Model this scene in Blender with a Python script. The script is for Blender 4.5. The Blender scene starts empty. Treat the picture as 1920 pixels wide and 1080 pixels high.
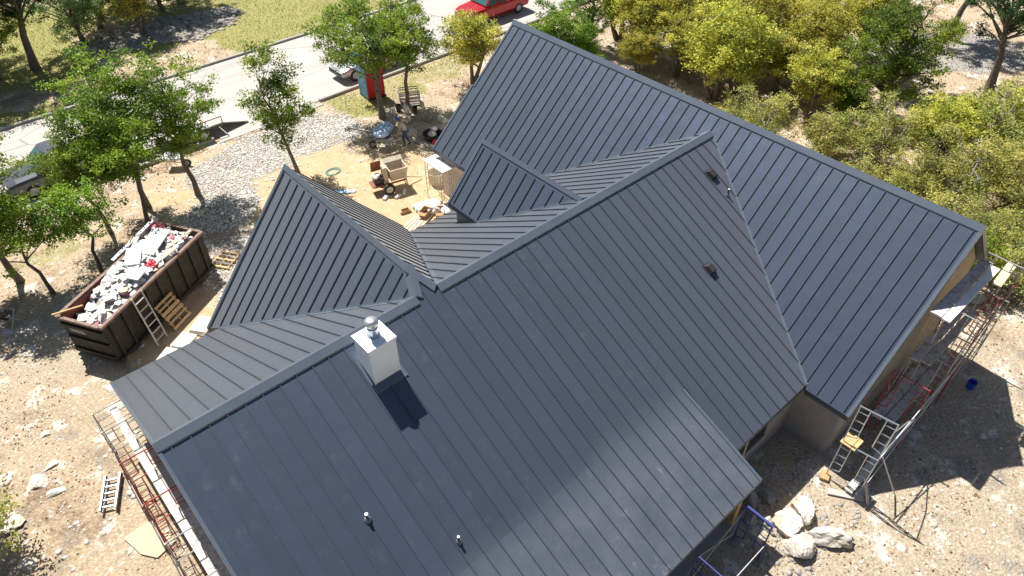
import bpy, bmesh, math, random
import numpy as np
from mathutils import Vector, Matrix, Euler

random.seed(7)
rng = np.random.default_rng(11)
C = bpy.context.scene.collection
scene = bpy.context.scene

# ------------------------------------------------------------------ camera
YAW, PITCH, ROLL = math.radians(41.426), math.radians(42.256), math.radians(-0.456)
fwd = Vector((math.sin(YAW) * math.cos(PITCH), math.cos(YAW) * math.cos(PITCH), -math.sin(PITCH)))
right = Vector((math.cos(YAW), -math.sin(YAW), 0))
up = right.cross(fwd)
rr = right * math.cos(ROLL) + up * math.sin(ROLL)
uu = -right * math.sin(ROLL) + up * math.cos(ROLL)
cam = bpy.data.cameras.new('camera')
cam.sensor_width = 36.0
cam.lens = 1350.125 / 1920 * 36
cam.clip_end = 2000
camo = bpy.data.objects.new('camera', cam)
C.objects.link(camo)
camo.matrix_world = Matrix((
    (rr.x, uu.x, -fwd.x, 0), (rr.y, uu.y, -fwd.y, -12.625), (rr.z, uu.z, -fwd.z, 20.04), (0, 0, 0, 1)))
scene.camera = camo

# ------------------------------------------------------------------ sky, sun, exposure
LIGHT = Vector((-0.05, -0.61, -1.0)).normalized()
SUN_EL = math.asin(-LIGHT.z)
to_sun = -LIGHT
world = bpy.data.worlds.new('World')
scene.world = world
world.use_nodes = True
wn = world.node_tree
sky = wn.nodes.new('ShaderNodeTexSky')
sky.sky_type = 'NISHITA'
sky.sun_disc = False
sky.sun_elevation = SUN_EL
sky.sun_rotation = math.atan2(to_sun.x, to_sun.y)
sky.altitude = 300
sky.air_density = 1.0
sky.dust_density = 1.6
bgn = wn.nodes['Background']
bgn.inputs['Strength'].default_value = 0.05
wn.links.new(sky.outputs[0], bgn.inputs[0])
sun = bpy.data.lights.new('sun', 'SUN')
sun.energy = 5.0
sun.angle = math.radians(0.53)
sun.color = (1.0, 0.955, 0.88)
suno = bpy.data.objects.new('sun', sun)
C.objects.link(suno)
suno.rotation_euler = LIGHT.to_track_quat('-Z', 'Y').to_euler()
suno.location = (0, 40, 60)
scene.view_settings.view_transform = 'Standard'
scene.view_settings.look = 'None'
scene.view_settings.exposure = 0.62
scene.view_settings.gamma = 1.0

# ------------------------------------------------------------------ materials
MATS = {}

def nodes_of(name):
    m = bpy.data.materials.new(name)
    m.use_nodes = True
    MATS[name] = m
    nt = m.node_tree
    return m, nt, nt.nodes['Principled BSDF']

def N(nt, typ, **kw):
    n = nt.nodes.new(typ)
    for k, v in kw.items():
        setattr(n, k, v)
    return n

def noise(nt, vec, scale, detail=4, rough=0.6):
    n = N(nt, 'ShaderNodeTexNoise')
    n.inputs['Scale'].default_value = scale
    n.inputs['Detail'].default_value = detail
    n.inputs['Roughness'].default_value = rough
    if vec is not None:
        nt.links.new(vec, n.inputs['Vector'])
    return n.outputs['Fac']

def ramp(nt, fac, stops):
    r = N(nt, 'ShaderNodeValToRGB')
    el = r.color_ramp.elements
    while len(el) < len(stops):
        el.new(0.5)
    for e, (p, c) in zip(el, stops):
        e.position = p
        e.color = (c[0], c[1], c[2], 1) if hasattr(c, '__len__') else (c, c, c, 1)
    nt.links.new(fac, r.inputs[0])
    return r.outputs[0]

def mix(nt, fac, a, b, mode='MIX'):
    n = N(nt, 'ShaderNodeMix', data_type='RGBA', blend_type=mode)
    for sock, val in ((n.inputs[0], fac), (n.inputs[6], a), (n.inputs[7], b)):
        if hasattr(val, 'is_linked') or hasattr(val, 'links'):
            nt.links.new(val, sock)
        elif isinstance(val, (int, float)):
            sock.default_value = val
        else:
            sock.default_value = (*val, 1)
    return n.outputs[2]

def mth(nt, op, a, b=None):
    n = N(nt, 'ShaderNodeMath', operation=op)
    for i, v in enumerate((a, b)):
        if v is None:
            continue
        if hasattr(v, 'links'):
            nt.links.new(v, n.inputs[i])
        else:
            n.inputs[i].default_value = v
    return n.outputs[0]

def bump(nt, b, height, strength, dist):
    n = N(nt, 'ShaderNodeBump')
    n.inputs['Strength'].default_value = strength
    n.inputs['Distance'].default_value = dist
    nt.links.new(height, n.inputs['Height'])
    nt.links.new(n.outputs[0], b.inputs['Normal'])

def pm(name, c1, c2=None, scale=6.0, rough=0.7, bmp=0.0, metal=0.0, lo=0.35, hi=0.65, bs=None, rnd=0.0, coords='Object'):
    """plain procedural paint / wood / stone: two tones broken by noise"""
    m, nt, b = nodes_of(name)
    tc = N(nt, 'ShaderNodeTexCoord')
    v = tc.outputs[coords]
    c2 = c2 or tuple(x * 0.7 for x in c1)
    f = noise(nt, v, scale, 5)
    col = ramp(nt, f, [(lo, c1), (hi, c2)])
    if rnd:
        oi = N(nt, 'ShaderNodeObjectInfo')
        k = mth(nt, 'ADD', mth(nt, 'MULTIPLY', oi.outputs['Random'], rnd * 2), 1 - rnd)
        hsv = N(nt, 'ShaderNodeHueSaturation')
        nt.links.new(k, hsv.inputs['Value'])
        nt.links.new(col, hsv.inputs['Color'])
        col = hsv.outputs[0]
    nt.links.new(col, b.inputs['Base Color'])
    b.inputs['Roughness'].default_value = rough
    b.inputs['Metallic'].default_value = metal
    if bmp:
        bump(nt, b, noise(nt, v, bs or scale * 4, 6), bmp, 0.03)
    return m

def roof_material(name, dusty_lit):
    m, nt, b = nodes_of(name)
    tc = N(nt, 'ShaderNodeTexCoord')
    uv = tc.outputs['UV']
    obj = tc.outputs['Object']
    sep = N(nt, 'ShaderNodeSeparateXYZ')
    nt.links.new(uv, sep.inputs[0])
    wob = noise(nt, obj, 0.35, 2)
    base = ramp(nt, wob, [(0.3, (0.065, 0.091, 0.142)), (0.7, (0.071, 0.098, 0.151))])
    oi = N(nt, 'ShaderNodeObjectInfo')
    hsv = N(nt, 'ShaderNodeHueSaturation')
    nt.links.new(mth(nt, 'ADD', mth(nt, 'MULTIPLY', oi.outputs['Random'], 0.16), 0.92), hsv.inputs['Value'])
    nt.links.new(base, hsv.inputs['Color'])
    col = hsv.outputs[0]
    # scuffs of pale dust, streaked down the slope
    mp = N(nt, 'ShaderNodeMapping')
    nt.links.new(obj, mp.inputs[0])
    mp.inputs['Scale'].default_value = (1.0, 0.45, 1.0)
    s1 = noise(nt, mp.outputs[0], 3.2, 7, 0.72)
    s2 = noise(nt, obj, 0.55, 3)
    lo = 0.56 if dusty_lit else 0.66
    sc = ramp(nt, s1, [(lo, 0.0), (lo + 0.13, 1.0)])
    reg = ramp(nt, s2, [(0.42, 0.0), (0.62, 1.0)])
    k = mth(nt, 'MULTIPLY', sc, reg)
    k = mth(nt, 'MULTIPLY', k, 0.75 if dusty_lit else 0.14)
    if dusty_lit:
        dust_and_glare = ramp(nt, noise(nt, obj, 1.1, 5, 0.7), [(0.3, 0.14), (0.75, 0.40)])  # pale dust, plus painted lightness where the flatter porch roof catches more light
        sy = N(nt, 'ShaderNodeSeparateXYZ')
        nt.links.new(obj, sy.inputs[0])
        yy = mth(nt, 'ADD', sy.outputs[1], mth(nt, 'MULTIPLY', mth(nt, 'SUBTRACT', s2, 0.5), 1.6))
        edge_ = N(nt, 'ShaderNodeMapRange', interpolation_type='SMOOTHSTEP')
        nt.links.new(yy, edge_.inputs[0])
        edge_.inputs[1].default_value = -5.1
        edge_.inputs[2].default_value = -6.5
        dust_and_glare = mth(nt, 'MULTIPLY', dust_and_glare, edge_.outputs[0])  # soft fade paints the gradual change of light across the roof bend
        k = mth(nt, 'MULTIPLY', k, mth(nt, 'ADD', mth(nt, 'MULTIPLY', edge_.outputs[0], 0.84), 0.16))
        k = mth(nt, 'MAXIMUM', k, dust_and_glare)
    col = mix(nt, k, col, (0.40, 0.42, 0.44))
    nt.links.new(col, b.inputs['Base Color'])
    r = mth(nt, 'ADD', mth(nt, 'MULTIPLY', s1, 0.12), 0.29)
    nt.links.new(r, b.inputs['Roughness'])
    b.inputs['Metallic'].default_value = 0.5
    # dust-like sheen gives the rear slopes their silvery glare at grazing angles
    b.inputs['Sheen Weight'].default_value = 1.0
    b.inputs['Sheen Roughness'].default_value = 0.44
    b.inputs['Sheen Tint'].default_value = (1.0, 0.95, 0.88, 1)
    b.inputs['IOR'].default_value = 1.5
    # pressed striations along each pan + faint oil-canning
    st = mth(nt, 'SINE', mth(nt, 'MULTIPLY', sep.outputs[0], 2 * math.pi / 0.0568))
    st = mth(nt, 'MULTIPLY', st, 0.10)
    oc = mth(nt, 'MULTIPLY', noise(nt, obj, 1.5, 2), 1.3)
    h = mth(nt, 'ADD', st, oc)
    bump(nt, b, h, 0.35, 0.02)
    return m

roof_material('roof_metal', False)
roof_material('roof_metal_dusty_lit', True)
pm('trim_metal', (0.105, 0.13, 0.17), (0.12, 0.145, 0.185), 1.5, 0.3, 0.03, 0.1)
pm('seam_metal', (0.045, 0.055, 0.075), (0.052, 0.062, 0.082), 2, 0.45)
pm('fascia_metal', (0.06, 0.068, 0.082), (0.075, 0.082, 0.095), 2, 0.5)
pm('galvanised', (0.62, 0.66, 0.70), (0.5, 0.55, 0.6), 5, 0.32, 0.02, 0.75)
pm('chimney_sheet', (0.80, 0.88, 0.92), (0.74, 0.83, 0.88), 1.8, 0.3, 0.05, 0.0)
pm('black_rubber', (0.018, 0.018, 0.02), (0.03, 0.03, 0.03), 8, 0.75)
pm('black_paint', (0.02, 0.02, 0.022), (0.045, 0.042, 0.04), 9, 0.45)
pm('wall_grey', (0.27, 0.25, 0.235), (0.32, 0.295, 0.275), 2.5, 0.9, 0.1)
pm('sheathing_brown', (0.40, 0.345, 0.295), (0.31, 0.265, 0.225), 3, 0.9, 0.1, rnd=0.2)
pm('sheathing_tan', (0.46, 0.36, 0.23), (0.40, 0.30, 0.19), 5, 0.85, 0.1)
pm('trim_cream', (0.62, 0.53, 0.42), (0.55, 0.47, 0.38), 4, 0.7)
pm('concrete', (0.42, 0.40, 0.37), (0.34, 0.32, 0.30), 3, 0.9, 0.15)
pm('wood_new', (0.58, 0.40, 0.20), (0.46, 0.30, 0.14), 9, 0.8, 0.1, rnd=0.18)
pm('wood_pale', (0.66, 0.56, 0.42), (0.56, 0.46, 0.33), 7, 0.8, 0.1, rnd=0.15)
pm('wood_grey', (0.33, 0.29, 0.25), (0.22, 0.19, 0.17), 10, 0.85, 0.15, rnd=0.2)
pm('wood_weathered', (0.50, 0.47, 0.43), (0.60, 0.57, 0.52), 6, 0.85, 0.15, rnd=0.15)
pm('plywood', (0.60, 0.50, 0.35), (0.54, 0.44, 0.30), 3, 0.8, 0.05)
pm('plank_dirty', (0.60, 0.57, 0.53), (0.36, 0.35, 0.34), 7, 0.85, 0.15, lo=0.5, hi=0.6, rnd=0.12)
pm('scaffold_red', (0.30, 0.03, 0.035), (0.40, 0.07, 0.06), 14, 0.55)
pm('scaffold_blue', (0.025, 0.04, 0.20), (0.05, 0.06, 0.24), 14, 0.5)
pm('scaffold_grey', (0.50, 0.49, 0.47), (0.36, 0.35, 0.34), 12, 0.5, 0, 0.3)
pm('aluminium', (0.46, 0.47, 0.49), (0.36, 0.37, 0.39), 8, 0.4, 0, 0.5)
pm('dumpster_paint', (0.022, 0.019, 0.016), (0.060, 0.047, 0.036), 5, 0.75, 0.2, lo=0.45, hi=0.75)
pm('dumpster_inside', (0.20, 0.045, 0.035), (0.10, 0.04, 0.03), 4, 0.8, 0.1)
pm('dumpster_rail', (0.30, 0.20, 0.165), (0.18, 0.115, 0.09), 6, 0.75)
pm('white_plastic', (0.80, 0.80, 0.80), (0.66, 0.66, 0.68), 6, 0.5, 0.1)
pm('white_board', (0.85, 0.85, 0.83), (0.76, 0.76, 0.74), 4, 0.7)
pm('red_plastic', (0.55, 0.03, 0.06), (0.40, 0.02, 0.04), 6, 0.45)
pm('pink_plastic', (0.60, 0.16, 0.20), (0.5, 0.1, 0.14), 6, 0.5)
pm('blue_plastic', (0.02, 0.09, 0.52), (0.02, 0.06, 0.40), 6, 0.4)
pm('light_blue_sheet', (0.22, 0.48, 0.78), (0.42, 0.62, 0.82), 5, 0.4, 0.1)
pm('pale_blue_sheet', (0.55, 0.70, 0.85), (0.30, 0.48, 0.75), 6, 0.4, 0.1)
pm('teal_rope', (0.05, 0.36, 0.34), (0.04, 0.28, 0.26), 9, 0.7)
pm('cardboard', (0.50, 0.33, 0.17), (0.42, 0.27, 0.14), 5, 0.85)
pm('mixer_tan', (0.58, 0.52, 0.41), (0.44, 0.38, 0.28), 6, 0.6, 0.1)
pm('mixer_rust', (0.30, 0.10, 0.05), (0.22, 0.08, 0.04), 6, 0.7)
pm('bucket_cream', (0.62, 0.57, 0.44), (0.55, 0.5, 0.38), 5, 0.5)
pm('car_silver', (0.56, 0.58, 0.60), (0.52, 0.54, 0.56), 2, 0.22, 0, 0.4)
pm('car_grey', (0.10, 0.115, 0.14), (0.12, 0.13, 0.155), 2, 0.2, 0, 0.3)
pm('car_red', (0.46, 0.02, 0.03), (0.40, 0.018, 0.025), 2, 0.2, 0, 0.1)
pm('car_glass', (0.04, 0.11, 0.13), (0.05, 0.13, 0.15), 2, 0.06)
pm('window_glass', (0.012, 0.014, 0.014), (0.02, 0.022, 0.02), 2, 0.05)
pm('lamp_glass', (0.8, 0.8, 0.75), (0.7, 0.7, 0.65), 4, 0.15)
pm('potty_blue', (0.10, 0.36, 0.58), (0.08, 0.31, 0.52), 3, 0.45)
pm('potty_red', (0.52, 0.022, 0.018), (0.44, 0.018, 0.016), 3, 0.45)
pm('skin', (0.33, 0.17, 0.10), (0.30, 0.15, 0.09), 9, 0.6)
pm('shirt_grey', (0.44, 0.42, 0.39), (0.34, 0.32, 0.30), 6, 0.9)
pm('jeans_blue', (0.035, 0.06, 0.12), (0.05, 0.08, 0.15), 9, 0.9)
pm('hair_black', (0.012, 0.010, 0.009), (0.02, 0.016, 0.014), 9, 0.7)
pm('limestone', (0.62, 0.58, 0.51), (0.40, 0.31, 0.22), 2.6, 0.95, 0.9, lo=0.48, hi=0.72, bs=8)
pm('limestone_small', (0.74, 0.70, 0.63), (0.52, 0.45, 0.37), 0.9, 0.95, 0.2)
pm('rock_grey', (0.30, 0.28, 0.26), (0.42, 0.38, 0.34), 1.5, 0.95, 0.4, bs=6)
pm('gravel_white', (0.80, 0.78, 0.73), (0.60, 0.56, 0.50), 9, 0.95, 0.2)
pm('bark', (0.12, 0.095, 0.075), (0.20, 0.165, 0.135), 9, 0.95, 0.5, bs=22)
pm('bark_grey', (0.22, 0.20, 0.185), (0.32, 0.30, 0.28), 9, 0.95, 0.4, bs=22)
pm('rope_yellow', (0.42, 0.36, 0.12), (0.32, 0.27, 0.09), 9, 0.8)

# concrete road with faint tyre wear
m, nt, b = nodes_of('road_concrete')
tc = N(nt, 'ShaderNodeTexCoord')
o = tc.outputs['Object']
f1 = noise(nt, o, 0.5, 5)
col = ramp(nt, f1, [(0.3, (0.42, 0.39, 0.36)), (0.7, (0.50, 0.47, 0.44))])
f2 = noise(nt, o, 40, 3)
col = mix(nt, 0.25, col, ramp(nt, f2, [(0.3, (0.42, 0.39, 0.36)), (0.7, (0.62, 0.59, 0.55))]))
mp = N(nt, 'ShaderNodeMapping')
nt.links.new(o, mp.inputs[0])
mp.inputs['Scale'].default_value = (0.08, 1.2, 1)
f3 = noise(nt, mp.outputs[0], 1.0, 4)
col = mix(nt, ramp(nt, f3, [(0.45, 0.0), (0.7, 0.55)]), col, (0.32, 0.295, 0.27))
crk = N(nt, 'ShaderNodeTexVoronoi', feature='DISTANCE_TO_EDGE')
crk.inputs['Scale'].default_value = 0.22
nt.links.new(mix(nt, 0.06, o, N(nt, 'ShaderNodeTexNoise').outputs['Color'], 'ADD'), crk.inputs['Vector'])
col = mix(nt, ramp(nt, crk.outputs['Distance'], [(0.004, 0.6), (0.008, 0.0)]), col, (0.16, 0.15, 0.14))
nt.links.new(col, b.inputs['Base Color'])
b.inputs['Roughness'].default_value = 0.9
bump(nt, b, f2, 0.2, 0.01)

# pale brick for the far wing
m, nt, b = nodes_of('pale_brick')
tc = N(nt, 'ShaderNodeTexCoord')
br = N(nt, 'ShaderNodeTexBrick')
mp = N(nt, 'ShaderNodeMapping')
mp.inputs['Rotation'].default_value = (math.pi / 2, 0, math.pi / 2)
nt.links.new(tc.outputs['Object'], mp.inputs[0])
nt.links.new(mp.outputs[0], br.inputs[0])
br.inputs['Scale'].default_value = 4.0
br.inputs['Color1'].default_value = (0.66, 0.58, 0.50, 1)
br.inputs['Color2'].default_value = (0.56, 0.48, 0.41, 1)
br.inputs['Mortar'].default_value = (0.72, 0.68, 0.62, 1)
nt.links.new(br.outputs[0], b.inputs['Base Color'])
b.inputs['Roughness'].default_value = 0.9

def leaf_material(name, stops, trans=0.45):
    m, nt, b = nodes_of(name)
    at = N(nt, 'ShaderNodeAttribute', attribute_name='tone')
    oi = N(nt, 'ShaderNodeObjectInfo')
    col = ramp(nt, at.outputs['Fac'], stops)
    hsv = N(nt, 'ShaderNodeHueSaturation')
    nt.links.new(mth(nt, 'ADD', mth(nt, 'MULTIPLY', oi.outputs['Random'], 0.3), 0.85), hsv.inputs['Value'])
    nt.links.new(mth(nt, 'ADD', mth(nt, 'MULTIPLY', oi.outputs['Random'], 0.03), 0.485), hsv.inputs['Hue'])
    nt.links.new(col, hsv.inputs['Color'])
    col = hsv.outputs[0]
    nt.links.new(col, b.inputs['Base Color'])
    b.inputs['Roughness'].default_value = 0.5
    b.inputs['Specular IOR Level'].default_value = 0.35
    t = N(nt, 'ShaderNodeBsdfTranslucent')
    nt.links.new(col, t.inputs[0])
    ms = N(nt, 'ShaderNodeMixShader')
    ms.inputs[0].default_value = trans
    nt.links.new(b.outputs[0], ms.inputs[1])
    nt.links.new(t.outputs[0], ms.inputs[2])
    nt.links.new(ms.outputs[0], nt.nodes['Material Output'].inputs[0])
    return m

leaf_material('leaf_green', [(0.0, (0.08, 0.15, 0.016)), (0.5, (0.20, 0.32, 0.026)), (1.0, (0.38, 0.48, 0.05))])
leaf_material('leaf_dark', [(0.0, (0.02, 0.055, 0.018)), (0.5, (0.05, 0.12, 0.03)), (1.0, (0.10, 0.20, 0.05))])
leaf_material('leaf_yellow', [(0.0, (0.18, 0.21, 0.045)), (0.35, (0.41, 0.43, 0.07)), (0.65, (0.62, 0.58, 0.075)), (1.0, (0.72, 0.66, 0.18))])
leaf_material('leaf_olive', [(0.0, (0.20, 0.23, 0.07)), (0.5, (0.44, 0.47, 0.12)), (1.0, (0.70, 0.66, 0.19))])
leaf_material('leaf_pale', [(0.0, (0.12, 0.18, 0.08)), (0.5, (0.24, 0.31, 0.12)), (1.0, (0.38, 0.45, 0.2))])
leaf_material('grass_blade', [(0.0, (0.14, 0.18, 0.04)), (0.5, (0.34, 0.33, 0.10)), (1.0, (0.56, 0.48, 0.24))], 0.3)
leaf_material('dry_leaf', [(0.0, (0.16, 0.085, 0.045)), (0.5, (0.36, 0.22, 0.12)), (1.0, (0.60, 0.46, 0.30))], 0.15)

# ------------------------------------------------------------------ mesh helpers
class MB:
    def __init__(self):
        self.v = []
        self.f = []
        self.m = []
        self.mi = 0

    def add(self, vs, fs):
        o = len(self.v)
        self.v.extend([tuple(p) for p in vs])
        for f in fs:
            self.f.append(tuple(i + o for i in f))
            self.m.append(self.mi)
        return self

    def box(self, c, s, rot=None):
        hx, hy, hz = s[0] / 2, s[1] / 2, s[2] / 2
        vs = [Vector((x, y, z)) for x in (-hx, hx) for y in (-hy, hy) for z in (-hz, hz)]
        if rot is not None:
            M = rot if isinstance(rot, Matrix) else Euler(rot).to_matrix()
            vs = [M @ q for q in vs]
        vs = [q + Vector(c) for q in vs]
        return self.add(vs, [(0, 1, 3, 2), (4, 6, 7, 5), (0, 4, 5, 1), (2, 3, 7, 6), (0, 2, 6, 4), (1, 5, 7, 3)])

    def bar(self, p0, p1, w, h, upv=(0, 0, 1)):
        p0, p1 = Vector(p0), Vector(p1)
        d = (p1 - p0)
        n = d.normalized()
        u = Vector(upv)
        s = n.cross(u)
        if s.length < 1e-4:
            s = n.cross(Vector((1, 0, 0)))
        s.normalize()
        u = s.cross(n)
        vs = []
        for p in (p0, p1):
            for a, b_ in ((-1, -1), (1, -1), (1, 1), (-1, 1)):
                vs.append(p + s * (a * w / 2) + u * (b_ * h / 2))
        return self.add(vs, [(3, 2, 1, 0), (4, 5, 6, 7), (0, 1, 5, 4), (1, 2, 6, 5), (2, 3, 7, 6), (3, 0, 4, 7)])

    def tube(self, p0, p1, r, n=6, r2=None, caps=True):
        p0, p1 = Vector(p0), Vector(p1)
        r2 = r if r2 is None else r2
        d = (p1 - p0).normalized()
        a = d.orthogonal().normalized()
        c = d.cross(a)
        vs = []
        for p, q in ((p0, r), (p1, r2)):
            for i in range(n):
                t = 2 * math.pi * i / n
                vs.append(p + (a * math.cos(t) + c * math.sin(t)) * q)
        fs = [(i, (i + 1) % n, n + (i + 1) % n, n + i) for i in range(n)]
        if caps:
            fs += [tuple(range(n - 1, -1, -1)), tuple(range(n, 2 * n))]
        return self.add(vs, fs)

    def path(self, pts, r, n=6):
        for a, b_ in zip(pts[:-1], pts[1:]):
            self.tube(a, b_, r, n)
        return self

    def lathe(self, prof, c=(0, 0, 0), n=16, M=None, caps=True):
        vs = []
        for (r, z) in prof:
            for i in range(n):
                t = 2 * math.pi * i / n
                q = Vector((r * math.cos(t), r * math.sin(t), z))
                if M is not None:
                    q = M @ q
                vs.append(q + Vector(c))
        fs = []
        for k in range(len(prof) - 1):
            for i in range(n):
                j = (i + 1) % n
                fs.append((k * n + i, k * n + j, (k + 1) * n + j, (k + 1) * n + i))
        if caps and prof[0][0] > 1e-6:
            fs.append(tuple(range(n - 1, -1, -1)))
        if caps and prof[-1][0] > 1e-6:
            fs.append(tuple((len(prof) - 1) * n + i for i in range(n)))
        return self.add(vs, fs)

    def prism(self, pts, off):
        off = Vector(off)
        pts = [Vector(q) for q in pts]
        n = len(pts)
        vs = pts + [q + off for q in pts]
        fs = [tuple(range(n)), tuple(range(2 * n - 1, n - 1, -1))]
        fs += [(i, n + i, n + (i + 1) % n, (i + 1) % n) for i in range(n)]
        return self.add(vs, fs)

    def build(self, name, mat, parent=None, smooth=False, fix=True, bevel=0):
        me = bpy.data.meshes.new(name)
        me.from_pydata(self.v, [], self.f)
        mats = mat if isinstance(mat, (list, tuple)) else [mat]
        for q in mats:
            me.materials.append(MATS[q])
        if len(mats) > 1:
            me.polygons.foreach_set('material_index', self.m)
        if fix or bevel:
            bm = bmesh.new()
            bm.from_mesh(me)
            if bevel:
                bmesh.ops.remove_doubles(bm, verts=bm.verts, dist=1e-5)
                es = [e for e in bm.edges if len(e.link_faces) == 2 and e.calc_face_angle(0) > 0.5]
                bmesh.ops.bevel(bm, geom=es, offset=bevel, segments=2, affect='EDGES', clamp_overlap=True)
            bmesh.ops.recalc_face_normals(bm, faces=bm.faces)
            bm.to_mesh(me)
            bm.free()
        if smooth:
            me.polygons.foreach_set('use_smooth', [True] * len(me.polygons))
        o = bpy.data.objects.new(name, me)
        C.objects.link(o)
        if parent is not None:
            o.parent = parent
        return o

def tag(o, label=None, cat=None, group=None, kind=None):
    if label:
        o['label'] = label
    if cat:
        o['category'] = cat
    if group:
        o['group'] = group
    if kind:
        o['kind'] = kind
    return o

def thing(name, label, cat, loc=(0, 0, 0), rz=0.0, group=None):
    o = bpy.data.objects.new(name, None)
    o.empty_display_size = 0.2
    C.objects.link(o)
    o.location = loc
    o.rotation_euler = (0, 0, rz)
    return tag(o, label, cat, group)

def copy_tree(o, parent=None):
    c = o.copy()
    C.objects.link(c)
    c.parent = parent
    for ch in list(o.children):
        copy_tree(ch, c)
    return c

def np_mesh(name, verts, faces, mat, tone=None, parent=None, smooth=False):
    """verts (n,3), faces (m,k) numpy -> object; fast path"""
    me = bpy.data.meshes.new(name)
    nv, nf, k = len(verts), len(faces), faces.shape[1]
    me.vertices.add(nv)
    me.vertices.foreach_set('co', np.ascontiguousarray(verts, dtype=np.float32).ravel())
    me.loops.add(nf * k)
    me.loops.foreach_set('vertex_index', np.ascontiguousarray(faces, dtype=np.int32).ravel())
    me.polygons.add(nf)
    me.polygons.foreach_set('loop_start', np.arange(0, nf * k, k, dtype=np.int32))
    me.polygons.foreach_set('loop_total', np.full(nf, k, dtype=np.int32))
    if smooth:
        me.polygons.foreach_set('use_smooth', np.ones(nf, dtype=bool))
    me.update(calc_edges=True)
    if tone is not None:
        a = me.attributes.new('tone', 'FLOAT', 'FACE')
        a.data.foreach_set('value', np.ascontiguousarray(tone, dtype=np.float32))
    me.materials.append(MATS[mat])
    o = bpy.data.objects.new(name, me)
    C.objects.link(o)
    if parent is not None:
        o.parent = parent
    return o

# ------------------------------------------------------------------ numpy value noise
_G = rng.random((256, 256))

def vnoise(x, y, s, oct=4):
    out = np.zeros_like(x, dtype=float)
    amp, tot = 1.0, 0.0
    for k in range(oct):
        fx, fy = x / s + 17.3 * k + 500, y / s + 9.1 * k + 500
        ix, iy = np.floor(fx).astype(int), np.floor(fy).astype(int)
        tx, ty = fx - ix, fy - iy
        tx, ty = tx * tx * (3 - 2 * tx), ty * ty * (3 - 2 * ty)
        g = lambda a, b_: _G[a % 256, b_ % 256]
        v = (g(ix, iy) * (1 - tx) + g(ix + 1, iy) * tx) * (1 - ty) + (g(ix, iy + 1) * (1 - tx) + g(ix + 1, iy + 1) * tx) * ty
        out += v * amp
        tot += amp
        amp *= 0.5
        s *= 0.5
    return out / tot

def sst(a, b_, x):
    t = np.clip((x - a) / (b_ - a), 0, 1)
    return t * t * (3 - 2 * t)

def blob(x, y, cx, cy, rx, ry, ang=0.0, soft=0.5, wob=0.45, ws=2.0):
    c, s = math.cos(ang), math.sin(ang)
    dx, dy = x - cx, y - cy
    u, v = (dx * c + dy * s) / rx, (-dx * s + dy * c) / ry
    d = np.sqrt(u * u + v * v) + (vnoise(x + cx, y + cy, ws) - 0.5) * wob * 2
    return 1 - sst(1 - soft / 2, 1 + soft / 2, d)

def zones(x, y):
    """grass, white gravel, sand, dark soil"""
    n = vnoise(x, y, 3.0)
    grass = sst(32.3, 32.9, y) * sst(0.36, 0.56, vnoise(x + 40, y, 5.0) + 0.14 * blob(x, y, 20, 35, 6, 4) + 0.13 * (x < 9))
    near = sst(19.6, 21.2, y + (n - 0.5) * 2.2) * (1 - sst(23.0, 23.4, y)) * sst(16.6, 18.0, x) * (1 - sst(25.5, 30, x))
    grass = np.maximum(grass, near * (0.55 + 0.45 * sst(0.4, 0.6, n)))
    grass = np.maximum(grass, 0.5 * blob(x, y, 19.7, -14.7, 1.0, 0.5, 0, 0.9))
    grass = np.maximum(grass, 0.5 * blob(x, y, 1.0, 19.2, 1.6, 0.8, 0, 0.9))
    gravel = blob(x, y, 14.6, 20.6, 2.9, 2.2, -0.5)
    gravel = np.maximum(gravel, blob(x, y, 8.3, 17.0, 2.0, 1.5, 0.6))
    gravel = np.maximum(gravel, 0.75 * blob(x, y, 11.2, 20.4, 4.0, 2.2, 0.25))
    gravel = np.maximum(gravel, 0.6 * blob(x, y, 6.9, 12.8, 1.4, 3.5, -0.35))
    gravel = np.maximum(gravel, 0.9 * blob(x, y, 50.5, 2.0, 6.0, 3.2, -0.7))
    gravel = np.maximum(gravel, 0.55 * blob(x, y, 21.5, 14.5, 1.6, 2.2))
    gravel = np.maximum(gravel, 0.55 * sst(.50, .66, vnoise(x + 31, y + 5, 1.1, 5)) * sst(12, 14, x) * sst(8.2, 9.5, -y))
    gravel = np.maximum(gravel, 0.5 * sst(.54, .68, vnoise(x + 71, y + 25, .9, 5)) * sst(0, 1.0, -x) * (1 - sst(9, 12, y)))
    sand = blob(x, y, 13.2, 13.8, 5.4, 4.6, -0.2)
    sand = np.maximum(sand, 0.8 * blob(x, y, 10.5, 19.5, 4.5, 3.0))
    sand = np.maximum(sand, 0.9 * blob(x, y, 4.3, 11.0, 3.2, 1.4, 0.5))
    dark = blob(x, y, 17.0, -11.2, 9.5, 4.0, -0.1, 0.6)
    dark = np.maximum(dark, blob(x, y, 0.2, 13.6, 2.4, 3.0))
    dark = np.maximum(dark, 0.8 * blob(x, y, 19.8, 18.0, 2.8, 2.2))
    dark = np.maximum(dark, 0.7 * blob(x, y, 38, 15, 7, 4, -0.8, 0.8, 0.6))
    dark = np.maximum(dark, 0.5 * blob(x, y, -2.0, 12, 2.0, 5))
    return grass, gravel, sand, dark

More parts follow.
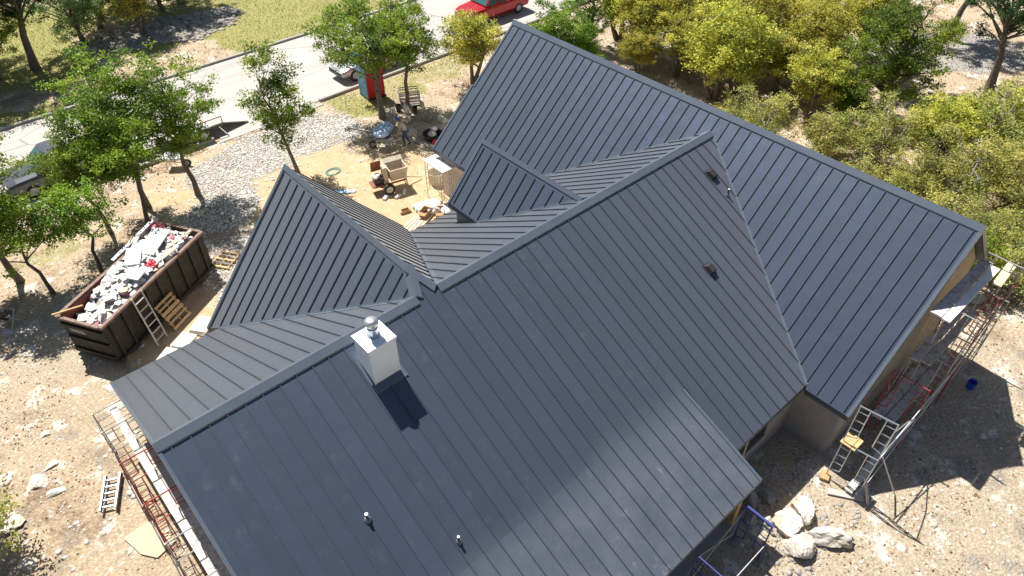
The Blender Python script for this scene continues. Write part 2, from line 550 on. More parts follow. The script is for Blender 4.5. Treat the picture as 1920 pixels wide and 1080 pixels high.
def gz(x, y):
    x = np.asarray(x, float)
    y = np.asarray(y, float)
    d = np.maximum(np.maximum(0.0 - x, x - 26), np.maximum(-10 - y, y - 12))
    k = sst(0.0, 3.0, d) * (1 - sst(22.3, 23.2, y) * (1 - sst(32.6, 33.6, y)))
    h = (vnoise(x, y, 2.2, 4) - 0.5) * 0.22 * k
    h += 0.9 * sst(36.0, 60.0, y)
    # sand heap behind the mixer
    h += 0.32 * np.exp(-(((x - 16.7) / 1.3) ** 2 + ((y - 15.0) / 0.7) ** 2))
    return h

def gz1(x, y):
    return float(gz(np.array([x]), np.array([y]))[0])

# ------------------------------------------------------------------ ground
xs = np.concatenate([np.array([-400, -200, -100, -60, -35, -22, -15]), np.arange(-10, 62, 0.22), np.array([63, 66, 72, 82, 100, 140, 220, 400])])
ys = np.concatenate([np.array([-400, -200, -100, -60, -40, -28, -22]), np.arange(-18, 56, 0.22), np.array([57, 60, 66, 76, 95, 140, 220, 400])])
X, Y = np.meshgrid(xs, ys)
X1, Y1 = X.ravel(), Y.ravel()
Z1 = gz(X1, Y1)
V = np.stack([X1, Y1, Z1], 1)
nx, ny = len(xs), len(ys)
ii = (np.arange(ny - 1)[:, None] * nx + np.arange(nx - 1)[None, :]).ravel()
Fq = np.stack([ii, ii + 1, ii + nx + 1, ii + nx], 1)

m, nt, b = nodes_of('ground_soil')
tc = N(nt, 'ShaderNodeTexCoord')
o = tc.outputs['Object']
za = N(nt, 'ShaderNodeAttribute', attribute_name='zone')
zs = N(nt, 'ShaderNodeSeparateColor')
nt.links.new(za.outputs['Color'], zs.inputs[0])
za2 = N(nt, 'ShaderNodeAttribute', attribute_name='soil')
big = noise(nt, o, 0.35, 6, 0.65)
mid = noise(nt, o, 2.2, 6, 0.7)
fine = noise(nt, o, 11, 6, 0.75)
litter = ramp(nt, fine, [(0.30, (0.22, 0.145, 0.085)), (0.43, (0.42, 0.31, 0.20)), (0.55, (0.55, 0.445, 0.31)), (0.68, (0.70, 0.625, 0.50))])
litter = mix(nt, ramp(nt, big, [(0.4, 0.0), (0.6, 0.5)]), litter, ramp(nt, mid, [(0.3, (0.47, 0.36, 0.24)), (0.7, (0.62, 0.53, 0.39))]))
bed = noise(nt, o, 0.9, 9, 0.72)
duff = noise(nt, o, 0.55, 8, 0.7)
soil = ramp(nt, fine, [(0.30, (0.24, 0.185, 0.125)), (0.45, (0.43, 0.35, 0.25)), (0.58, (0.55, 0.47, 0.355)), (0.70, (0.72, 0.67, 0.58))])
litter = mix(nt, ramp(nt, duff, [(0.50, 0.0), (0.60, 0.75)]), litter, ramp(nt, fine, [(0.3, (0.13, 0.08, 0.055)), (0.6, (0.30, 0.20, 0.14)), (0.75, (0.55, 0.44, 0.34))]))
col = mix(nt, za2.outputs['Fac'], litter, soil)
rockc = ramp(nt, fine, [(0.3, (0.50, 0.43, 0.35)), (0.5, (0.72, 0.68, 0.61)), (0.7, (0.80, 0.77, 0.72))])
col = mix(nt, ramp(nt, bed, [(0.555, 0.0), (0.60, 0.9)]), col, rockc)
sandc = ramp(nt, mid, [(0.3, (0.50, 0.34, 0.17)), (0.5, (0.60, 0.45, 0.27)), (0.7, (0.66, 0.53, 0.36))])
sandc = mix(nt, 0.3, sandc, ramp(nt, fine, [(0.3, (0.42, 0.28, 0.14)), (0.7, (0.72, 0.60, 0.44))]))
edge = mth(nt, 'ADD', zs.outputs[2], mth(nt, 'MULTIPLY', mth(nt, 'SUBTRACT', mid, 0.5), 0.8))
col = mix(nt, ramp(nt, edge, [(0.35, 0.0), (0.6, 1.0)]), col, sandc)
vor = N(nt, 'ShaderNodeTexVoronoi')
vor.inputs['Scale'].default_value = 13
nt.links.new(o, vor.inputs['Vector'])
stones = ramp(nt, vor.outputs['Distance'], [(0.15, (0.68, 0.655, 0.62)), (0.45, (0.54, 0.50, 0.45)), (0.75, (0.24, 0.20, 0.165))])
vsep = N(nt, 'ShaderNodeSeparateColor')
nt.links.new(vor.outputs['Color'], vsep.inputs[0])
stones = mix(nt, 1.0, stones, ramp(nt, vsep.outputs[0], [(0.0, 0.7), (1.0, 1.0)]), 'MULTIPLY')
edge = mth(nt, 'ADD', zs.outputs[1], mth(nt, 'MULTIPLY', mth(nt, 'SUBTRACT', fine, 0.5), 1.5))
gfac = ramp(nt, edge, [(0.42, 0.0), (0.62, 1.0)])
col = mix(nt, gfac, col, stones)
# stray chips everywhere
vor2 = N(nt, 'ShaderNodeTexVoronoi')
vor2.inputs['Scale'].default_value = 7
nt.links.new(o, vor2.inputs['Vector'])
chip = mth(nt, 'MULTIPLY', ramp(nt, vor2.outputs['Distance'], [(0.16, 1.0), (0.24, 0.0)]), ramp(nt, mid, [(0.44, 0.0), (0.56, 1.0)]))
col = mix(nt, chip, col, (0.68, 0.63, 0.56))
grassc = ramp(nt, fine, [(0.3, (0.17, 0.185, 0.055)), (0.5, (0.34, 0.325, 0.12)), (0.7, (0.54, 0.47, 0.26))])
edge = mth(nt, 'ADD', zs.outputs[0], mth(nt, 'MULTIPLY', mth(nt, 'SUBTRACT', mid, 0.5), 0.9))
col = mix(nt, ramp(nt, edge, [(0.3, 0.0), (0.7, 1.0)]), col, grassc)
nt.links.new(col, b.inputs['Base Color'])
b.inputs['Roughness'].default_value = 0.95
b.inputs['Specular IOR Level'].default_value = 0.15
hh = mth(nt, 'ADD', fine, mth(nt, 'MULTIPLY', gfac, mth(nt, 'SUBTRACT', 0.6, vor.outputs['Distance'])))
bump(nt, b, hh, 0.8, 0.09)

ground = np_mesh('ground', V, Fq, 'ground_soil', smooth=True)
tag(ground, kind='structure')
zg, zv, zsnd, zd = zones(X1, Y1)
ca = ground.data.color_attributes.new('zone', 'FLOAT_COLOR', 'POINT')
ca.data.foreach_set('color', np.stack([zg, zv, zsnd, np.ones_like(zg)], 1).astype(np.float32).ravel())
sa = ground.data.attributes.new('soil', 'FLOAT', 'POINT')
sa.data.foreach_set('value', zd.astype(np.float32))

# road, kerbs
RY0, RY1 = 23.5, 32.2
mb = MB()
mb.add([(-120, RY0, .03), (160, RY0, .03), (160, RY1, .03), (-120, RY1, .03)], [(0, 1, 2, 3)])
tag(mb.build('road', 'road_concrete', fix=False), kind='structure')
mb = MB()
for (a, c, y) in ((-60, 10.6, RY0 - .09), (17.0, 121, RY0 - .09), (-60, 121, RY1 + .09)):
    k = a
    while k < c - .1:
        e = min(k + 3.0, c)
        mb.box(((k + e) / 2, y, 0.05), (e - k - .012, 0.17, 0.22))
        k = e
tag(mb.build('kerb', 'concrete'), kind='structure')
# drive apron across the verge
mb = MB()
mb.add([(10.6, 22.9, .034), (17.0, 22.9, .034), (16.6, 23.55, .036), (11.0, 23.55, .036)], [(0, 1, 2, 3)])
tag(mb.build('drive_apron', 'road_concrete', fix=False), kind='structure')

# ------------------------------------------------------------------ house
hA, tA, tR, xA0 = 6.514, 0.517, 0.577, 0.33
hB, xB, tB, tBr, yB1 = 6.925, 7.961, 1.162, 1.113, 7.822
hC, xC, tC, yC1, xCe = 6.303, 14.571, 1.117, 5.442, 12.823
hD, xD, tD, yD0, yD1, xDe, yDl = 7.057, 21.484, 0.936, -9.249, 11.42, 16.521, 11.55
yAe, yAr, yk, tP, xP, yPe = -7.74, 7.23, -5.713, 0.427, 12.79, -8.721
xDr = 24.75
W = 0.4545
near = lambda y: hA + tA * y
rear = lambda y: hA - tR * y
zk = near(yk)
porch = lambda y: zk + tP * (y - yk)
Bl = lambda x: hB - tB * (xB - x)
Br = lambda x: hB - tBr * (x - xB)
Cl = lambda x: hC - tC * (xC - x)
Cr = lambda x: hC - tC * (x - xC)
Dl = lambda x: hD - tD * (xD - x)
Dr = lambda x: hD - tD * (x - xD)
xv = xD - (hD - hA) / tD
vDn = lambda y: xD - (hD - near(y)) / tD
vDr = lambda y: xD - (hD - rear(y)) / tD
yv2 = (hA - Dl(xDe)) / tR
xhl, xhr = xB - (hB - hA) / tB, xB + (hB - hA) / tBr
yhp = (hB - hA) / tA
zAr = rear(yAr)
xbl, xbr = xB - (hB - zAr) / tB, xB + (hB - zAr) / tBr

house = thing('house', 'large house under construction with charcoal standing seam metal roofs and crossing gables', 'house')

def lin(pts):
    px = [q[0] for q in pts]
    py = [q[1] for q in pts]
    return lambda s: float(np.interp(s, px, py))

def slope(axis, s0, s1, top, bot, zf, phase, breaks=(), mat='roof_metal', trim_top=0.10, trim_bot=0.0, rib_h=0.036):
    """one roof plane: a deck slab with its metal pans (each pan one object with its standing seam)"""
    def P(s, t):
        return Vector((s, t, zf(t))) if axis == 'x' else Vector((t, s, zf(t)))
    t0 = top((s0 + s1) / 2)
    sgn = 1.0 if bot((s0 + s1) / 2) > t0 else -1.0
    e1 = (P(s0 + 1, t0) - P(s0, t0)).normalized()
    e2 = (P(s0, t0 + sgn) - P(s0, t0)).normalized()
    nrm = e1.cross(e2)
    if nrm.z < 0:
        nrm = -nrm
    bs = sorted([s0] + [q for q in breaks if s0 < q < s1] + [s1])
    mb = MB()
    dz = Vector((0, 0, 1))
    for a, c in zip(bs[:-1], bs[1:]):
        q = [P(a, top(a + 1e-6)), P(c, top(c - 1e-6)), P(c, bot(c - 1e-6)), P(a, bot(a + 1e-6))]
        lo = [p - dz * 0.20 for p in q]
        hi = [p - dz * 0.012 for p in q]
        mb.add(lo + hi, [(0, 1, 2, 3), (4, 5, 6, 7), (0, 1, 5, 4), (1, 2, 6, 5), (2, 3, 7, 6), (3, 0, 4, 7)])
    deck = mb.build('roof_slope', 'fascia_metal', house)
    k0 = math.ceil((s0 - phase) / W - 1e-6)
    seams = [phase + k * W for k in range(k0, k0 + 200) if s0 + 0.03 < phase + k * W < s1 - 0.03]
    ed = [s0] + seams + [s1]
    for a, c in zip(ed[:-1], ed[1:]):
        ss = [a + 1e-6] + [q for q in bs if a + 1e-4 < q < c - 1e-4] + [c - 1e-6]
        topl = [P(s, top(s)) for s in ss]
        botl = [P(s, bot(s)) for s in ss]
        if max((p - q).length for p, q in zip(topl, botl)) < 0.05:
            continue
        vs, uvs, fs = [], [], []
        n = len(ss)
        for s, p, q in zip(ss, topl, botl):
            vs += [p, q]
            uvs += [(s - phase, 0), (s - phase, (p - q).length)]
        fs = [(2 * i, 2 * i + 1, 2 * i + 3, 2 * i + 2) for i in range(n - 1)]
        # standing seam on the high-s edge
        if c < s1 - 0.01:
            tt, bb = top(c), bot(c)
            L = abs(bb - tt)
            if L > 0.35:
                pa = P(c, tt + sgn * trim_top)
                pb = P(c, bb - sgn * trim_bot)
                h, w = rib_h, 0.013
                o = len(vs)
                for p in (pa, pb):
                    vs += [p - e1 * w, p + e1 * w, p + e1 * w * 0.8 + nrm * h, p - e1 * w * 0.8 + nrm * h]
                    uvs += [(0.0142, 0)] * 4
                fs += [(o, o + 1, o + 5, o + 4), (o + 1, o + 2, o + 6, o + 5), (o + 2, o + 3, o + 7, o + 6), (o + 3, o, o + 4, o + 7), (o, o + 1, o + 2, o + 3), (o + 4, o + 5, o + 6, o + 7)]
        me = bpy.data.meshes.new('roof_panel')
        me.from_pydata([tuple(q) for q in vs], [], fs)
        ul = me.uv_layers.new(name='UVMap')
        for lp in me.loops:
            ul.data[lp.index].uv = uvs[lp.vertex_index]
        me.materials.append(MATS[mat])
        me.materials.append(MATS['seam_metal'])
        for p in me.polygons:
            p.material_index = 1 if p.index >= n - 1 else 0
        bm = bmesh.new()
        bm.from_mesh(me)
        bm.normal_update()
        for f in bm.faces[:n - 1]:
            if f.normal.z < 0:
                f.normal_flip()
        bmesh.ops.recalc_face_normals(bm, faces=bm.faces[n - 1:])
        bm.to_mesh(me)
        bm.free()
        ob = bpy.data.objects.new('roof_panel', me)
        C.objects.link(ob)
        ob.parent = deck
    return deck

cst = lambda v: (lambda s: v)
# main roof, near slope
slope('x', xA0, xP, lin([(xA0, 0), (xhl, 0), (xB, yhp), (xhr, 0), (xP, 0)]), cst(yk), near, 0.142, (xhl, xB, xhr), 'roof_metal_dusty_lit', trim_top=.16, rib_h=.03)
slope('x', xP, xv, cst(0), lin([(xP, yAe), (vDn(yAe), yAe), (xv, 0)]), near, 0.142, (vDn(yAe),), trim_top=.16, rib_h=.03)
slope('x', xA0, xP, cst(yk), cst(yPe), porch, 0.142, (), 'roof_metal_dusty_lit', trim_top=0, rib_h=.03)
# main roof, rear slope
slope('x', xA0, xhl, cst(0), lin([(xA0, yAr), (xbl, yAr), (xhl, 0)]), rear, 0.352, (xbl,), trim_bot=.0)
slope('x', xhr, xv, cst(0), lin([(xhr, 0), (xbr, yAr), (vDr(yAr), yAr), (xv, 0)]), rear, 0.142, (xbr, vDr(yAr)))
# cross gable
slope('y', 0.0, yB1, lin([(0, xhl), (yhp, xB), (yB1, xB)]), lin([(0, xhl), (yAr, xbl), (yB1, xbl - .25)]), Bl, 0.41, (yhp, yAr), trim_top=.14, trim_bot=.06)
slope('y', 0.0, yB1, lin([(0, xhr), (yhp, xB), (yB1, xB)]), lin([(0, xhr), (yAr, xbr), (yB1, xbr + .1)]), Br, 0.41, (yhp, yAr), trim_top=.14, trim_bot=.06)
# small gable on the rear slope
yCn = (hA - hC) / tR
yCe = (hA - Cl(xCe)) / tR
slope('y', yCn, yC1, cst(xC), lin([(yCn, xC), (yCe, xCe), (yC1, xCe)]), Cl, 0.2, (yCe,), trim_top=.14, trim_bot=.06)
slope('y', yCn, yC1, cst(xC), lin([(yCn, xC), (yC1, xC + (hC - rear(yC1)) / tC)]), Cr, 0.2, (), trim_top=.14, trim_bot=.06)
# right wing
slope('y', yD0, yD1, cst(xD), lin([(yD0, xDe), (yAe - .06, xDe), (yAe, vDn(yAe)), (0, xv), (yv2, xDe), (yD1, xDe)]), Dl, 0.034, (yAe - .06, yAe, 0, yv2), trim_top=.14, trim_bot=.05)
slope('y', yD1 + .002, yDl, cst(19.0), cst(xDe), Dl, 0.034)
slope('y', yD0, yD1, cst(xD), cst(xDr), Dr, 0.034, (), trim_top=.14)

def cap(p0, p1, fa, fb, w=0.17, lift=0.055, mat='trim_metal', name='ridge_cap'):
    """folded ridge / hip cap: two flanges lying over the seams"""
    p0, p1 = Vector(p0), Vector(p1)
    fa, fb = Vector(fa).normalized(), Vector(fb).normalized()
    n = Vector((0, 0, 1))
    mb = MB()
    L = p1 - p0
    sec = [n * (lift + .028), fa * w + n * (lift + .004), fa * (w + .004) + n * .004, n * (lift - .03), fb * (w + .004) + n * .004, fb * w + n * (lift + .004)]
    mb.prism([p0 + q for q in sec], L)
    return mb.build(name, mat, house)

dnear, drear = Vector((0, -1, -tA)), Vector((0, 1, -tR))
dBl, dBr = Vector((-1, 0, -tB)), Vector((1, 0, -tBr))
dCl, dCr = Vector((-1, 0, -tC)), Vector((1, 0, -tC))
dDl, dDr = Vector((-1, 0, -tD)), Vector((1, 0, -tD))
cap((xA0 - .02, 0, hA), (xhl, 0, hA), dnear, drear, w=.22)
cap((xhr, 0, hA), (xv - .05, 0, hA), dnear, drear, w=.22)
cap((xB, yhp, hB), (xB, yB1 + .02, hB), dBl, dBr)
cap((xC, yCn, hC), (xC, yC1 + .02, hC), dCl, dCr, w=.15)
cap((xD, yD0 - .03, hD), (xD, yD1 + .03, hD), dDl, dDr, w=.21)
# short hips where the near slope runs up to the cross gable
hl0, hp, hr0 = Vector((xhl, 0, hA)), Vector((xB, yhp, hB)), Vector((xhr, 0, hA))
cap(hl0, hp + (hp - hl0) * .05, Vector((1, -.6, -tA * .6)), Vector((-1, .55, -tB)), w=.2)
cap(hr0, hp + (hp - hr0) * .05, Vector((-1, -.6, -tA * .6)), Vector((1, .55, -tBr)), w=.2)

def strip(p0, p1, side, w, lift, mat='trim_metal', name='valley_flashing', parent=None):
    p0, p1, side = Vector(p0), Vector(p1), Vector(side).normalized()
    d = (p1 - p0).normalized()
    side = (side - d * side.dot(d)).normalized()
    n = d.cross(side)
    if n.z < 0:
        n = -n
    mb = MB()
    mb.prism([p0 + n * .004, p1 + n * .004, p1 + side * w + n * .004, p0 + side * w + n * .004], n * lift)
    return mb.build(name, mat, parent or house)

# valley flashings lie on both sides of each valley
strip((xhl, 0, hA), (xbl, yAr, zAr), dBl * -1, .06, .006)
strip((xhl, 0, hA), (xbl, yAr, zAr), drear * -1, .12, .006)
strip((xhr, 0, hA), (xbr, yAr, zAr), dBr * -1, .10, .006)
strip((xhr, 0, hA), (xbr, yAr, zAr), drear * -1, .12, .006)
strip((xv, 0, hA), (vDn(yAe), yAe, near(yAe)), dnear * -1, .06, .006)
strip((xv, 0, hA), (vDn(yAe), yAe, near(yAe)), dDl * -1, .06, .006)
strip((xv, 0, hA), (vDr(yAr), yAr, zAr), dDl * -1, .06, .006)
strip((xv, 0, hA), (vDr(yAr), yAr, zAr), drear * -1, .10, .006)
strip((xC, yCn, hC), (xCe, yCe, Cl(xCe)), dCl * -1, .07, .006)
# rake and eave trims
def rake(p0, p1, inward, w=.10, h=.055, drop=.2):
    p0, p1 = Vector(p0), Vector(p1)
    i = Vector(inward).normalized()
    d = (p1 - p0).normalized()
    n = d.cross(i)
    if n.z < 0:
        n = -n
    mb = MB()
    o = -i * .03
    mb.prism([p0 + o + n * h, p0 + i * w + n * h, p0 + i * w + n * .003, p0 + o + n * .003 - Vector((0, 0, drop))], p1 - p0)
    return mb.build('rake_trim', 'trim_metal', house)

rake((xA0, 0, hA), (xA0, yk, zk), (1, 0, 0), .05, .03)
rake((xA0, yk, zk), (xA0, yPe, porch(yPe)), (1, 0, 0), .05, .03)
rake((xA0, 0, hA), (xA0, yAr, zAr), (1, 0, 0), .05, .03)
rake((xP, yk, zk), (xP, yPe, porch(yPe)), (-1, 0, 0), .06, .03)
rake((xB, yB1, hB), (xbl - .25, yB1, Bl(xbl - .25)), (0, -1, 0), .09, .035)
rake((xC, yC1, hC), (xCe, yC1, Cl(xCe)), (0, -1, 0), .06, .03)
rake((xD, yD0, hD), (xDe, yD0, Dl(xDe)), (0, 1, 0), .08, .035)
rake((xD, yD0, hD), (xDr, yD0, Dr(xDr)), (0, 1, 0), .08, .035)
rake((xD, yD1, hD), (19.0, yD1, Dl(19.0)), (0, -1, 0), .07, .035)
rake((19.0, yDl, Dl(19.0)), (xDe, yDl, Dl(xDe)), (0, -1, 0), .07, .035)

# walls
def wall(pts, off, mat='wall_grey', name='wall', parent=None):
    return MB().prism(pts, off).build(name, mat, parent or house)

wx = 16.72
wall([(wx, -9.0, 0), (wx, -7.4, 0), (wx, -7.4, Dl(wx) - .22), (wx, -9.0, Dl(wx) - .22)], (.15, 0, 0))
wall([(wx, 7.2, 0), (wx, 11.3, 0), (wx, 11.3, Dl(wx) - .22), (wx, 7.2, Dl(wx) - .22)], (.15, 0, 0), 'pale_brick')
wall([(wx + .15, 11.15, 0), (24.5, 11.15, 0), (24.5, 11.15, Dr(24.5) - .22), (xD, 11.15, hD - .25), (wx + .15, 11.15, Dl(wx + .15) - .22)], (0, .15, 0), 'pale_brick')
wall([(24.35, -8.85, 0), (24.35, 11.15, 0), (24.35, 11.15, Dr(24.5) - .22), (24.35, -8.85, Dr(24.5) - .22)], (.15, 0, 0))
gw = wall([(wx + .15, -9.0, 0), (24.5, -9.0, 0), (24.5, -9.0, Dr(24.5) - .22), (xD, -9.0, hD - .25), (wx + .15, -9.0, Dl(wx + .15) - .22)], (0, .15, 0), 'sheathing_brown')
# sheathing boards on the near gable of the right wing
for i in range(6):
    a, c = wx + .16 + i * 1.2, wx + .16 + (i + 1) * 1.2 - .012
    zt = lambda x: min(Dl(x), Dr(x)) - .26
    pts = [(a, -9.004, .25), (c, -9.004, .25), (c, -9.004, zt(c)), (a, -9.004, zt(a))]
    MB().prism(pts, (0, -.018, 0)).build('sheathing_board', 'sheathing_tan' if i >= 4 else 'sheathing_brown', gw)
for x in (21.35, 21.9):
    MB().box((x, -9.03, 5.6), (.14, .05, min(Dl(x), Dr(x)) * 2 - 11.8)).build('trim_board', 'trim_cream', gw)
# wall under the main near slope with the double window
nw = wall([(12.6, -7.35, 0), (wx, -7.35, 0), (wx, -7.35, near(-7.35) - .22), (12.6, -7.35, near(-7.35) - .22)], (0, -.15, 0))
win = MB().box((14.05, -7.515, 1.55), (2.4, .03, 1.25)).build('window', 'fascia_metal', house)
for x in (13.47, 14.63):
    MB().box((x, -7.535, 1.55), (1.08, .012, 1.12)).build('pane', 'window_glass', win)
MB().box((14.05, -7.545, 1.55), (.08, .04, 1.25)).build('mullion', 'trim_cream', win)
MB().box((14.05, -7.545, .90), (2.5, .07, .05)).build('sill', 'trim_cream', win)
wall([(12.6, -7.35, 0), (12.6, -5.6, 0), (12.6, -5.6, near(-5.6) - .3), (12.6, -7.35, near(-7.35) - .25)], (-.15, 0, 0))
wall([(.65, -5.6, 0), (12.45, -5.6, 0), (12.45, -5.6, near(-5.6) - .25), (.65, -5.6, near(-5.6) - .25)], (0, .15, 0))
wall([(.65, -5.45, 0), (.65, 7.0, 0), (.65, 7.0, rear(7.0) - .22), (.65, 0, hA - .25), (.65, -5.45, near(-5.45) - .22)], (.15, 0, 0), 'sheathing_brown')
wall([(.8, 6.9, 0), (xbl + .4, 6.9, 0), (xbl + .4, 6.9, rear(6.9) - .22), (.8, 6.9, rear(6.9) - .22)], (0, .12, 0))
wall([(xbr - .3, 6.9, 0), (wx, 6.9, 0), (wx, 6.9, rear(6.9) - .22), (xbr - .3, 6.9, rear(6.9) - .22)], (0, .12, 0))
wall([(xbl + .4, 7.55, 0), (xbr - .3, 7.55, 0), (xbr - .3, 7.55, Br(xbr - .3) - .22), (xB, 7.55, hB - .25), (xbl + .4, 7.55, Bl(xbl + .4) - .22)], (0, -.15, 0), 'pale_brick')
wall([(xbl + .28, 6.95, 0), (xbl + .28, 7.55, 0), (xbl + .28, 7.55, Bl(xbl + .28) - .22), (xbl + .28, 6.95, Bl(xbl + .28) - .22)], (.12, 0, 0))
wall([(xbr - .3, 7.02, 0), (xbr - .3, 7.55, 0), (xbr - .3, 7.55, Br(xbr - .3) - .22), (xbr - .3, 7.02, Br(xbr - .3) - .22)], (.12, 0, 0))
wall([(xCe + .15, yCe, rear(yCe) - .05), (xCe + .15, 5.2, rear(5.2) - .05), (xCe + .15, 5.2, Cl(xCe + .15) - .2), (xCe + .15, yCe, Cl(xCe + .15) - .2)], (.12, 0, 0))
wall([(xCe + .27, 5.2, rear(5.2) - .05), (16.2, 5.2, rear(5.2) - .05), (16.2, 5.2, Cr(16.2) - .2), (xC, 5.2, hC - .22), (xCe + .27, 5.2, Cl(xCe + .27) - .2)], (0, -.12, 0))
MB().box((6.7, -7.1, .06), (12.2, 3.0, .12)).build('porch_floor', 'concrete', house)
for x in (.9, 4.7, 8.6, 12.4):
    MB().box((x, -8.45, porch(-8.45) / 2 - .05), (.2, .2, porch(-8.45) - .3)).build('porch_post', 'wood_new', house)
MB().box((6.65, -8.45, porch(-8.45) - .31), (11.9, .18, .2)).build('porch_beam', 'wood_new', house)

# chimney chase with its flue
cx0, cx1, cy0, cy1, ct = 5.29, 6.06, -1.33, -0.62, 7.10
chim = MB()
chim.box(((cx0 + cx1) / 2, (cy0 + cy1) / 2, (ct + near(cy0) - .1) / 2), (cx1 - cx0, cy1 - cy0, ct - near(cy0) + .1))
ch = chim.build('chimney', 'chimney_sheet', house)
mb = MB()
ccx, ccy = (cx0 + cx1) / 2, (cy0 + cy1) / 2
hw, hd = (cx1 - cx0) / 2 + .035, (cy1 - cy0) / 2 + .035
mb.add([(ccx - hw, ccy - hd, ct - .05), (ccx + hw, ccy - hd, ct - .05), (ccx + hw, ccy + hd, ct - .05), (ccx - hw, ccy + hd, ct - .05),
        (ccx - hw, ccy - hd, ct + .012), (ccx + hw, ccy - hd, ct + .012), (ccx + hw, ccy + hd, ct + .012), (ccx - hw, ccy + hd, ct + .012), (ccx, ccy, ct + .075)],
       [(0, 3, 2, 1), (0, 1, 5, 4), (1, 2, 6, 5), (2, 3, 7, 6), (3, 0, 4, 7), (4, 5, 8), (5, 6, 8), (6, 7, 8), (7, 4, 8)])
mb.build('chimney_cap', 'chimney_sheet', ch)
mb = MB().lathe([(.17, ct + .04), (.17, ct + .07), (.12, ct + .10), (.12, ct + .30), (.145, ct + .30), (.145, ct + .33), (.12, ct + .33), (.12, ct + .40)], (ccx, ccy, 0), 20)
mb.build('flue', 'galvanised', ch, smooth=False)
mb = MB().lathe([(.13, ct + .40), (.165, ct + .43), (.175, ct + .50), (.165, ct + .56), (.10, ct + .595), (0.001, ct + .605)], (ccx, ccy, 0), 20)
mb.build('flue_cap', 'galvanised', ch, smooth=True)
for (x, y0, y1) in ((cx0 - .05, cy0 - .06, cy1), (cx1 + .05, cy0 - .06, cy1)):
    mb = MB()
    mb.prism([(x - .05, y0, near(y0) + .006), (x + .05, y0, near(y0) + .006), (x + .05, y1, near(y1) + .006), (x - .05, y1, near(y1) + .006)], (0, 0, .03))
    mb.build('chimney_flashing', 'trim_metal', ch)

MB().prism([(cx0 - .10, cy0 - .20, near(cy0 - .20) + .006), (cx1 + .10, cy0 - .20, near(cy0 - .20) + .006), (cx1 + .10, cy0 - .002, near(cy0) + .006), (cx0 - .10, cy0 - .002, near(cy0) + .006)], (0, 0, .034)).build('apron_flashing', 'trim_metal', ch)
for x in (cx0 + .008, cx1 - .008):
    MB().box((x, cy0 - .006, (ct + near(cy0)) / 2 - .02), (.03, .010, ct - near(cy0) - .06)).build('corner_seam', 'chimney_sheet', ch)
# roof vents and pipes on the near slope
for (x, y) in ((19.46, -1.22), (16.57, -3.57)):
    z = near(y)
    M = Euler((math.atan(tA), 0, 0)).to_matrix()
    o = Vector((x, y, z))
    mb = MB()
    mb.add([o + M @ Vector(q) for q in ((-.15, -.17, 0), (.15, -.17, 0), (.15, .20, 0), (-.15, .20, 0), (-.12, -.16, .17), (.12, -.16, .17), (.12, .10, .15), (-.12, .10, .15))],
           [(0, 3, 2, 1), (0, 1, 5, 4), (1, 2, 6, 5), (2, 3, 7, 6), (3, 0, 4, 7), (4, 5, 6, 7)])
    vnt = mb.build('roof_vent', 'black_paint', house, bevel=.01)
    MB().box(o + M @ Vector((0, .0, .012)), (.36, .46, .010), M).build('vent_flange', 'seam_metal', vnt)
for (x, y, L, r) in ((3.31, -3.67, .24, .042), (4.79, -5.19, .25, .034), (19.41, -2.06, .28, .03)):
    z = near(y)
    pip = MB().tube((x, y, z - .05), (x, y, z + L), r, 12).build('vent_pipe', 'black_paint', house)
    MB().lathe([(r * 2.3, z - .03), (r * 2.0, z + .05), (r * 1.15, z + .09)], (x, y, 0), 12).build('pipe_boot', 'trim_metal', pip)
    MB().lathe([(r * 1.06, z + L - .015), (r * 1.06, z + L + .006), (r * .75, z + L + .006)], (x, y, 0), 12).build('pipe_rim', 'white_plastic', pip)

# ------------------------------------------------------------------ trees
def tubes_mesh(segs, n=6):
    """segs: list of (p0, p1, r0, r1)"""
    V_, F_ = [], []
    ang = np.arange(n) * 2 * np.pi / n
    for k, (p0, p1, r0, r1) in enumerate(segs):
        p0, p1 = np.asarray(p0, float), np.asarray(p1, float)
        d = p1 - p0
        d /= max(np.linalg.norm(d), 1e-6)
        a = np.cross(d, (0.31, 0.77, 0.11))
        a /= np.linalg.norm(a)
        c = np.cross(d, a)
        ring = np.cos(ang)[:, None] * a + np.sin(ang)[:, None] * c
        o = 2 * n * k
        V_ += [p0 + ring * r0, p1 + ring * r1]
        i = np.arange(n)
        j = (i + 1) % n
        F_.append(np.stack([o + i, o + j, o + n + j, o + n + i], 1))
    return np.concatenate(V_), np.concatenate(F_)

